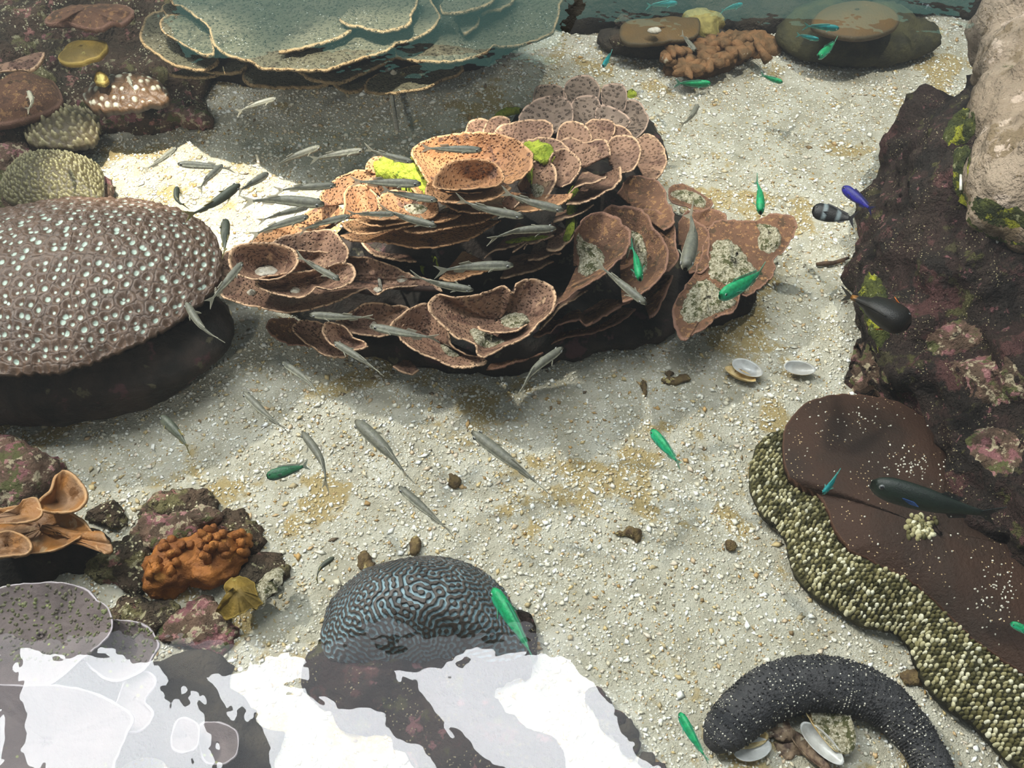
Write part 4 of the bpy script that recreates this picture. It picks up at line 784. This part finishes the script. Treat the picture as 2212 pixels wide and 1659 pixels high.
# ------------------------------------------------------------------ shells
def valve(parent, c, L_, W_, D_, ang, tilt, m_in, m_out, roll=0, name='valve'):
    V = []; n = 28; rs = 8
    for side in (0, 1):
        for i in range(rs + 1):
            s = i / rs
            for k in range(n):
                a = 2 * math.pi * k / n; x = math.cos(a) * L_ / 2 * s * (1 + .08 * math.cos(a)); y = math.sin(a) * W_ / 2 * s
                z = -D_ * (1 - s ** 2.2) + (0 if side == 0 else -.0022 * (1.2 - .5 * s)); V.append([x, y, z])
    V = np.array(V); ca, sa = math.cos(tilt), math.sin(tilt); y = V[:, 1] * ca - V[:, 2] * sa; z = V[:, 1] * sa + V[:, 2] * ca; V[:, 1] = y; V[:, 2] = z
    ca, sa = math.cos(roll), math.sin(roll); x = V[:, 0] * ca + V[:, 2] * sa; z = -V[:, 0] * sa + V[:, 2] * ca; V[:, 0] = x; V[:, 2] = z
    ca, sa = math.cos(ang), math.sin(ang); x = V[:, 0] * ca - V[:, 1] * sa; y = V[:, 0] * sa + V[:, 1] * ca; V[:, 0] = x; V[:, 1] = y
    V = V + np.array(c); o = (rs + 1) * n; Fi = []; Fo = []
    for i in range(rs):
        for k in range(n):
            k2 = (k + 1) % n; Fi.append([i * n + k, (i + 1) * n + k, (i + 1) * n + k2, i * n + k2]); Fo.append([o + i * n + k2, o + (i + 1) * n + k2, o + (i + 1) * n + k, o + i * n + k])
    for k in range(n): k2 = (k + 1) % n; Fo.append([rs * n + k, o + rs * n + k, o + rs * n + k2, rs * n + k2])
    ob = mesh(name, V, Fi + Fo, m_in, parent); ob.data.materials.append(m_out)
    for i, p in enumerate(ob.data.polygons): p.material_index = 0 if i < len(Fi) else 1
    return ob
def shell(px, py, parts, label, dk=False):
    e = empty('bivalve_shell', at(px, py, 0), label, 'shell')
    for (x, y, z, L_, W_, D_, ang, tilt, rl, mi) in parts: valve(e, at(x, y, z), L_, W_, D_, math.radians(ang), math.radians(tilt), mi, m_shell_dk if dk else m_shell_out, math.radians(rl))
    return e
shell(1605, 800, [(1612, 793, .02, .068, .038, .012, -32, 8, 0, m_shell_in), (1597, 806, .014, .07, .03, .012, -32, -14, 0, m_shell_out)], 'open white bivalve shell on sand, left of the pair below the rock')
shell(1725, 798, [(1725, 794, .022, .066, .034, .014, -10, 12, 0, m_shell_in)], 'yellow rimmed empty bivalve shell on sand, right of the pair')
shell(1625, 1610, [(1617, 1597, .02, .062, .03, .01, 8, 35, 0, m_shell_out), (1622, 1618, .016, .064, .036, .01, 12, 4, 0, m_shell_in)], 'cream hinged shell under the left end of the sea cucumber')
shell(1765, 1610, [(1772, 1602, .026, .082, .032, .012, -50, 14, 0, m_shell_in), (1748, 1618, .018, .08, .03, .012, -50, -24, 0, m_shell_dk)], 'brown backed open shell with pearly inside beside the sea cucumber', True)
shell(1795, 1555, [(1798, 1555, .03, .10, .06, .008, -74, 4, 0, m_sedi), (1766, 1555, .026, .1, .03, .008, -66, -28, 0, m_shell_out)], 'large cream razor shaped shell standing under the arch of the sea cucumber')
rock('broken_shell', [(1665, 1570, .01, .035, .015, .012), (1690, 1585, .012, .02, .016, .012), (1650, 1580, .008, .02, .012, .01)], m_shell_dk, None, .005, .01, 40, 71, 'broken brown shell pieces in the curve of the sea cucumber', 'shell')
rock('broken_shell', [(1720, 1615, .0, .02, .014, .01), (1700, 1622, .0, .02, .014, .008)], m_shell_dk, None, .005, .01, 40, 72, 'dark shell fragment between the cream and the brown backed shells', 'shell')
# ------------------------------------------------------------------ debris on the sand
deb = [([(897,1178,.006,.012,.022,.010)], 'short dark rubble stub standing above the brain coral'),
 ([(785,1210,.006,.012,.02,.01),(800,1228,.006,.012,.014,.01)], 'crooked brown rubble stick at the upper left rim of the brain coral'),
 ([(983,1040,.006,.012,.014,.01),(975,1030,.004,.006,.01,.006)], 'small brown rubble bit on sand right of the large silver fish'),
 ([(1365,1150,.004,.016,.01,.012),(1345,1153,.003,.016,.004,.004),(1376,1158,.0,.006,.012,.008)], 'dark broken shell bit on the open sand at lower centre'),
 ([(1455,822,.0,.03,.010,.008),(1475,818,.0,.014,.010,.008),(1445,806,.0,.012,.006,.006)], 'dark lump of debris on sand in the shadow of the plate coral'),
 ([(1392,842,.0,.006,.022,.010)], 'thin dark flake on sand under the right plates'),
 ([(1580,1180,.0,.012,.01,.006)], 'tiny maroon chip on sand left of the knobbly border'),
 ([(1970,1462,.0,.02,.014,.006)], 'small brown chip between sea cucumber and knobbly border')]
for i, (bl, lb) in enumerate(deb): rock('rubble_piece', bl, m_debris, None, .0035, .006, 60, 80 + i, lb, 'rubble')
st_ = tube('twig', [(1762, 571, .006), (1780, 569, .008), (1800, 568, .008), (1820, 562, .008), (1834, 558, .006)], [.004, .006, .005, .005, .003], m_stick, None, 7, noise_=.003)
tag(st_, 'thin brown twig lying on the sand right of the plate coral', 'twig')
ch = [(1285,1510,.02),(1305,1530,.022),(1325,1560,.026),(1345,1580,.026),(1365,1612,.02),(1395,1640,.018),(1420,1662,.016)]
for i, (x, y, r) in enumerate(ch):
    rock('rubble_stone', [(x, y, .004, r * .9, r * .9, r * .7)], m_rock_dk if i % 2 else m_rock, None, .006, .008, 40, 95 + i, ['topmost', 'second', 'third', 'fourth', 'fifth', 'sixth', 'lowest'][i] + ' dark knobbly stone in the chain along the glare at bottom centre', 'stone')['group'] = 'chain of dark stones at bottom centre'
rust = [(1715,655),(1733,648),(1765,665),(1655,1480),(1640,1500),(1090,905),(1505,928),(1230,985)]
# ------------------------------------------------------------------ gravel
NG = 125000
yy = .34 + (2.95 - .34) * rng.rand(NG) ** .9; hw = .50 * np.hypot(yy, 1.5) * 1.24 + .1; xx = (rng.rand(NG) * 2 - 1) * np.minimum(hw, 2.0)
sz = np.clip(.0020 * np.exp(.42 * rng.randn(NG)), .0010, .0062) * (1 + .15 * yy)
base = np.array([[1, 0, 0], [-1, 0, 0], [0, 1, 0], [0, -1, 0], [0, 0, 1], [0, 0, -1]], float)
G = base[None] * (1 + .7 * (rng.rand(NG, 6, 1) - .5)) + .35 * (rng.rand(NG, 6, 3) - .5)
G = G * np.stack([1 + .6 * rng.rand(NG), .75 + .3 * rng.rand(NG), .35 + .4 * rng.rand(NG)], 1)[:, None, :]
def rot(a, ax):
    c, s = np.cos(a), np.sin(a); z = a * 0; o = z + 1
    m = {'z': [[c, -s, z], [s, c, z], [z, z, o]], 'x': [[o, z, z], [z, c, -s], [z, s, c]]}[ax]
    return np.array(m).transpose(2, 0, 1)
Rm = rot(rng.rand(NG) * 6.28, 'z') @ rot(rng.randn(NG) * .5, 'x')
G = np.einsum('nij,nkj->nki', Rm, G) * sz[:, None, None]
G += np.stack([xx, yy, floor_h(xx, yy) + sz * .25], 1)[:, None, :]
tri = np.array([[0, 2, 4], [2, 1, 4], [1, 3, 4], [3, 0, 4], [2, 0, 5], [1, 2, 5], [3, 1, 5], [0, 3, 5]])
Fg = (tri[None] + (np.arange(NG) * 6)[:, None, None]).reshape(-1, 3)
g = mesh('gravel', G.reshape(-1, 3), Fg, m_gravel, None, sm=False); tag(g, 'pale cream coral gravel covering the tank bottom', 'gravel', kind='stuff')

# ------------------------------------------------------------------ fish
KIND = {  # half width, half height profile scale, back, side, belly, fin
 'silver': (.055, .066, srgb(112, 110, 96), srgb(142, 140, 124), srgb(214, 212, 190), srgb(156, 152, 134)),
 'dusky': (.058, .072, srgb(70, 74, 60), srgb(98, 100, 84), srgb(150, 148, 120), srgb(120, 112, 70)),
 'green': (.08, .13, srgb(20, 150, 92), srgb(34, 176, 128), srgb(120, 196, 170), srgb(60, 140, 110)),
 'teal': (.07, .12, srgb(10, 124, 124), srgb(24, 158, 146), srgb(160, 205, 180), srgb(70, 150, 140)),
 'dark_green': (.08, .14, srgb(22, 84, 50), srgb(40, 104, 66), srgb(70, 90, 80), srgb(80, 100, 90)),
 'blue': (.09, .13, srgb(28, 24, 110), srgb(40, 36, 140), srgb(60, 60, 130), srgb(40, 40, 80)),
 'band': (.10, .17, srgb(20, 18, 18), srgb(24, 22, 22), srgb(28, 26, 26), srgb(30, 28, 30)),
 'damsel': (.13, .22, srgb(24, 20, 14), srgb(32, 26, 18), srgb(24, 20, 14), srgb(26, 22, 14)),
 'wrasse': (.07, .11, srgb(20, 30, 22), srgb(26, 38, 28), srgb(30, 42, 40), srgb(24, 34, 34)),
}
TT = np.array([0, .03, .08, .16, .28, .42, .56, .68, .78, .86])
WW = np.array([.18, .5, .78, .97, 1, .92, .72, .48, .3, .2])
def fish(name, hd, tl, z, kind, label, bend=0., roll=0., zt=None, group=None, scale=1., cat='fish'):
    hwf, hhf, cb, cs, cbl, cf = KIND[kind]; cb, cs, cbl, cf = map(np.array, (cb, cs, cbl, cf))
    Hd = at(hd[0], hd[1], z); Tl = at(tl[0], tl[1], z if zt is None else zt); ax = Tl - Hd; L_ = np.linalg.norm(ax); u = ax / L_
    s = np.cross(u, [0, 0, 1.]); s /= np.linalg.norm(s); up = np.cross(s, u); c_, s_ = math.cos(roll), math.sin(roll); s, up = s * c_ + up * s_, up * c_ - s * s_
    e = empty(name, (Hd + Tl) / 2, label, cat, group)
    hwf *= scale; hhf *= scale
    def spine(t): return Hd + ax * t + s * L_ * bend * math.sin(math.pi * min(t, 1) ** 1.25)
    seg = 14; V = []; C = []; ts = np.concatenate([[.0], np.linspace(.012, .86, 19)])
    for t in ts:
        w = np.interp(t, TT, WW); wy = w if t > .0 else .1; p = spine(t)
        t2 = spine(t + .01) - spine(t - .01); t2 /= np.linalg.norm(t2); sd = np.cross(t2, up); sd /= np.linalg.norm(sd); uu = np.cross(sd, t2)
        for k in range(seg):
            a = 2 * math.pi * k / seg; V.append(p + L_ * (hwf * wy * math.cos(a) * sd * (1 if t < .6 else .8) + hhf * (wy ** .9) * math.sin(a) * uu))
            h = math.sin(a); 
            if kind == 'silver': col_ = cb * (.85 if h > .9 else 1) if h > .25 else (cbl if abs(h) <= .25 - .0 and h > -.1 else cs * 1.1)
            else: col_ = cb if h > .3 else (cs if h > -.5 else cbl)
            if kind == 'band' and (.24 < t < .34 or .54 < t < .63): col_ = np.array(srgb(112, 122, 124))
            if kind == 'damsel' and t > .8: col_ = np.array(srgb(150, 100, 40))
            if kind in ('green', 'teal') and t > .7: col_ = col_ * .8 + .1 * np.array([.3, .5, .45])
            C.append(col_)
    n = len(ts)
    Fc = [[i * seg + k, i * seg + (k + 1) % seg, (i + 1) * seg + (k + 1) % seg, (i + 1) * seg + k] for i in range(n - 1) for k in range(seg)] + [list(range(seg))[::-1], list(range((n - 1) * seg, n * seg))]
    mesh('body', V, Fc, m_fish, e, {'Col': np.array(C)})
    fm = m_finop if kind in ('band', 'damsel', 'blue', 'dusky') else m_fin
    def fin(nm, outline, thk=.0006, colr=cf, m_=fm):
        O = np.array(outline); nn = np.cross(O[1] - O[0], O[-1] - O[0]); nn /= (np.linalg.norm(nn) + 1e-9)
        A = np.concatenate([O + nn * thk, O - nn * thk]); k = len(O)
        F2 = [list(range(k)), list(range(k, 2 * k))[::-1]] + [[i, k + i, k + (i + 1) % k, (i + 1) % k] for i in range(k)]
        mesh(nm, A, F2, m_, e, {'Col': np.tile(colr, (2 * k, 1))}, sm=False)
    b = spine(.84); d = spine(1.0) - spine(.86); d /= np.linalg.norm(d); fh = hhf * (1.25 if kind in ('silver', 'dusky') else 1.0)
    dd = spine(.9) - spine(.86); tilt_s = s * .35
    U = up * .8 + tilt_s * .8; U /= np.linalg.norm(U)
    fin('tail_fin', [b - U * L_ * .016, b + U * L_ * .016, b + d * L_ * .07 + U * L_ * fh * .55, b + d * L_ * .17 + U * L_ * fh * 1.05, b + d * L_ * .105 + U * L_ * fh * .3, b + d * L_ * .085, b + d * L_ * .105 - U * L_ * fh * .3, b + d * L_ * .17 - U * L_ * fh * 1.05, b + d * L_ * .07 - U * L_ * fh * .55])
    def bk(t, sg=1): return spine(t) + sg * up * L_ * hhf * np.interp(t, TT, WW) ** .9 * .92
    if kind in ('silver', 'dusky', 'wrasse'): d0, d1, dh = .52, .66, .045
    else: d0, d1, dh = .28, .78, .05
    fin('dorsal_fin', [bk(d0), bk(d0 + .04) + up * L_ * dh, bk((d0 + d1) / 2) + up * L_ * dh * .9, bk(d1) + up * L_ * dh * .8 + d * L_ * .03, bk(d1)])
    fin('anal_fin', [bk(.6, -1), bk(.64, -1) - up * L_ * .045, bk(.74, -1) - up * L_ * .03 + d * L_ * .02, bk(.76, -1)])
    pcol = np.array(srgb(190, 100, 30)) if kind == 'damsel' else (np.array(srgb(40, 70, 120)) if kind == 'wrasse' else cf)
    for sg in (-1, 1):
        r0 = spine(.24) + sg * s * L_ * hwf * .9 - up * L_ * hhf * .1; pl = .095 if kind in ('silver', 'dusky') else .13
        fin('pectoral_fin', [r0, r0 + u * L_ * pl * .7 + sg * s * L_ * pl * .35 + up * L_ * .01, r0 + u * L_ * pl + sg * s * L_ * pl * .5 - up * L_ * .012, r0 + u * L_ * pl * .55 + sg * s * L_ * pl * .12 - up * L_ * .03], colr=pcol)
        c = spine(.085) + sg * s * L_ * hwf * .72 + up * L_ * hhf * .22; R_ = L_ * .024; Ve = []; Ce = []
        for i in range(6):
            ph = math.pi * i / 5 * .5
            for k in range(8):
                a = 2 * math.pi * k / 8; Ve.append(c + R_ * (sg * s * math.cos(ph) * .8 + math.sin(ph) * (math.cos(a) * u + math.sin(a) * up))); Ce.append((.01, .01, .012) if ph < .85 else tuple(.3 * v + .12 for v in cs))
        Fe = [[i * 8 + k, i * 8 + (k + 1) % 8, (i + 1) * 8 + (k + 1) % 8, (i + 1) * 8 + k] for i in range(5) for k in range(8)]
        mesh('eye', Ve, Fe, m_eye, e, {'Col': np.array(Ce)})
    return e
SG = 'silver fish schooling over the corals'
sil = [
 ((600,212),(510,245),.35,.06,'silver fish swimming over the shaded sand below the table coral'),
 ((383,318),(308,370),.3,-.03,'silver fish over bright sand above the big dotted dome, farthest left'),
 ((383,354),(505,366),.35,-.03,'silver fish facing left over the bright sand'),
 ((481,356),(430,412),.4,.06,'short silver fish crossing the tail of the left facing fish'),
 ((580,374),(512,415),.45,.0,'grey silver fish touching the nose of the dark striped fish'),
 ((695,316),(588,362),.42,.04,'thin silver fish at the upper edge of the bright sand'),
 ((787,324),(668,346),.44,.03,'thin silver fish left of the upper algae patch, tail on bright sand'),
 ((893,350),(788,318),.46,-.03,'silver fish with its head over the yellow green algae'),
 ((1042,324),(908,320),.46,.0,'faint silver fish over the top tan bowl'),
 ((727,400),(592,413),.44,.02,'slim silver fish above the thick fish with clear scales'),
 ((911,397),(756,392),.5,.0,'long silver fish level below the yellow green algae'),
 ((946,433),(822,408),.48,-.03,'silver fish over the round lobe left of the small bowl'),
 ((702,441),(520,437),.52,.05,'thick silver fish with clear scales facing right at the left of the school'),
 ((668,447),(556,480),.42,.03,'silver fish half hidden beneath the thick scaly fish'),
 ((668,467),(540,512),.46,.05,'curved silver fish over the left tan plates'),
 ((757,466),(645,500),.48,.04,'silver fish whose nose meets the tail of the level fish'),
 ((855,463),(750,461),.5,.0,'level silver fish with a big eye above the front tiers'),
 ((944,489),(818,446),.5,-.03,'silver fish diving right towards the upper front tier'),
 ((1133,469),(985,428),.52,-.04,'silver fish diving right over the front tiers, left of two'),
 ((1219,455),(1083,412),.52,-.04,'silver fish diving right over the front tiers, right of two'),
 ((1203,493),(1052,522),.4,.07,'arched silver fish in the dark gap under the front tiers'),
 ((1111,573),(938,588),.42,.05,'silver fish over the dark hollow in mid colony'),
 ((1024,627),(888,592),.44,-.04,'silver fish heading right above the notched plate'),
 ((734,605),(641,550),.42,-.02,'silver fish over the two left bowls'),
 ((525,566),(448,658),.46,.0,'silver fish crossing between the big dotted dome and the plate coral'),
 ((401,653),(478,735),.4,.07,'silver fish facing up left at the lower rim of the big dotted dome'),
 ((667,680),(806,685),.36,.02,'silver fish facing left with a pale flank below the left plates'),
 ((800,705),(948,731),.38,.02,'silver fish facing left with a pale flank over the lower plates'),
 ((721,739),(824,808),.36,-.02,'silver fish heading up left below the lower left plates'),
 ((609,782),(691,856),.34,-.06,'silver fish curved over shaded sand left of the plate coral'),
 ((525,847),(622,930),.34,.03,'thin silver fish over sand at the shadow edge'),
 ((1216,750),(1124,858),.3,.1,'curved silver fish in the shadow below the notched plate'),
 ((1480,584),(1487,450),.42,.06,'silver fish seen from above pointing down over the right plates'),
 ((1397,658),(1288,568),.44,.0,'dark grey silver fish over the right whorls and dark hollow'),
 ((653,932),(703,1060),.34,-.09,'silver fish curving down near the green fish on open sand'),
 ((768,908),(885,1038),.42,-.03,'silver fish with clear scales on open sand left of the largest fish'),
 ((1018,932),(1182,1062),.46,-.01,'largest silver fish on the open sand with a long tapering tail'),
 ((861,1051),(977,1152),.36,.0,'silver fish on open sand above the brain coral'),
 ((1508,226),(1468,272),.3,-.06,'small grey fish on sand right of the top of the plate coral'),
 ((1503,110),(1471,72),.26,.0,'small silver fish over the knobbly brown coral'),
 ((62,196),(56,240),.35,-.12,'small curled silver fish over the brown mound at far left'),
 ((276,165),(290,196),.35,.0,'tiny silver fish over the white dotted coral head'),
]
FW = {12: 1.1, 35: 1.3, 32: 1.45, 4: 1.3}
for i, (h, t_, z, b, lb) in enumerate(sil): fish('silverside', h, t_, z, 'silver', lb, b, random.uniform(-.15, .45) if i not in (32,) else 0, group=SG, scale=FW.get(i, 1.0) * (1.25 if np.hypot(h[0]-t_[0], h[1]-t_[1]) < 90 else 1.0))
for a in [((519,398),(398,468),.5,'dusky','dark striped fish with a yellowish tail over the bright sand',-.05,.4),
          ((382,404),(404,446),.45,'dusky','small dark fish bent downward above the big dotted dome',.16,0.),
          ((487,474),(485,548),.45,'dusky','dark fish pointing up at the right rim of the big dotted dome',.0,.9),
          ((347,899),(408,972),.34,'dusky','dark wavy fish over sand below the big dotted dome',-.04,.5),
          ((722,1203),(684,1258),.25,'dusky','grey fish with a yellow tail left of the brain coral',.16,.3)]:
    fish('silverside', a[0], a[1], a[2], a[3], a[4], a[5], a[6], group=SG, scale=1.5 if a[4].startswith(('small dark', 'dark fish', 'grey fish', 'dark wavy')) else 1.15)
GG = 'green and turquoise chromis'
for h, t_, z, k, b, rl, lb in [
 ((1464,7),(1396,14),.3,'teal',.03,.4,'turquoise fish with a white belly at the top edge, left of two'),
 ((1604,9),(1557,25),.3,'teal',.03,.4,'turquoise fish at the top edge, right of two'),
 ((1813,62),(1736,57),.34,'teal',.02,.4,'turquoise fish crossing the front of the oval disc coral'),
 ((1770,86),(1720,75),.3,'teal',.0,.3,'small turquoise fish at the lower left rim of the oval disc coral'),
 ((1767,124),(1806,88),.28,'green',.03,.3,'green fish on sand just below the oval disc coral'),
 ((1302,144),(1321,113),.25,'teal',.02,.2,'tiny turquoise fish on sand right of the table coral'),
 ((1536,181),(1458,179),.28,'green',-.02,.3,'slim green fish just below the knobbly brown coral'),
 ((1691,178),(1643,161),.26,'green',-.03,.3,'small green fish on the open sand at upper right'),
 ((1643,461),(1632,386),.3,'green',.04,.3,'green fish pointing down above the right end of the plate coral'),
 ((1383,606),(1362,526),.36,'green',.03,.3,'green fish over the sediment on the right whorls'),
 ((1553,643),(1650,580),.38,'green',.05,.4,'large green fish over the far right plate'),
 ((1406,929),(1470,1006),.28,'green',.0,.3,'green fish on open sand right of the largest silver fish'),
 ((575,1030),(668,1004),.35,'dark_green',.04,.9,'dark green fish facing left on open sand'),
 ((1063,1271),(1152,1424),.42,'green',-.02,.2,'long green fish over the right side of the brain coral'),
 ((1467,1539),(1530,1645),.3,'green',.02,.2,'green fish at the left end of the sea cucumber'),
 ((1777,1067),(1812,1016),.36,'teal',.04,.2,'turquoise fish over the brown sheet at lower right'),
 ((2182,1345),(2262,1385),.36,'green',.0,.4,'green fish cut by the right frame edge')]:
    fish('chromis', h, t_, z, k, lb, b, rl, group=GG)
fish('blue_damselfish', (1820,404),(1886,456),.25,'blue','deep blue slender fish beside the right rock',.0,.4)
fish('banded_damselfish', (1754,452),(1850,474),.25,'band','black and white banded fish on sand near the right rock',-.06,1.0, scale=1.2)
fish('damselfish', (1965,706),(1818,634),.36,'damsel','large blackish fish with orange pectoral fins before the right rock',.03,.9, scale=1.6)
fish('wrasse', (1878,1045),(2160,1115),.33,'wrasse','dark green slender fish over the brown sheet with bluish fins',.04,.5)
fish('damselfish', (2012,20),(1982,3),.2,'band','tiny black fish at the top edge left of the pale boulder',.0,.3)
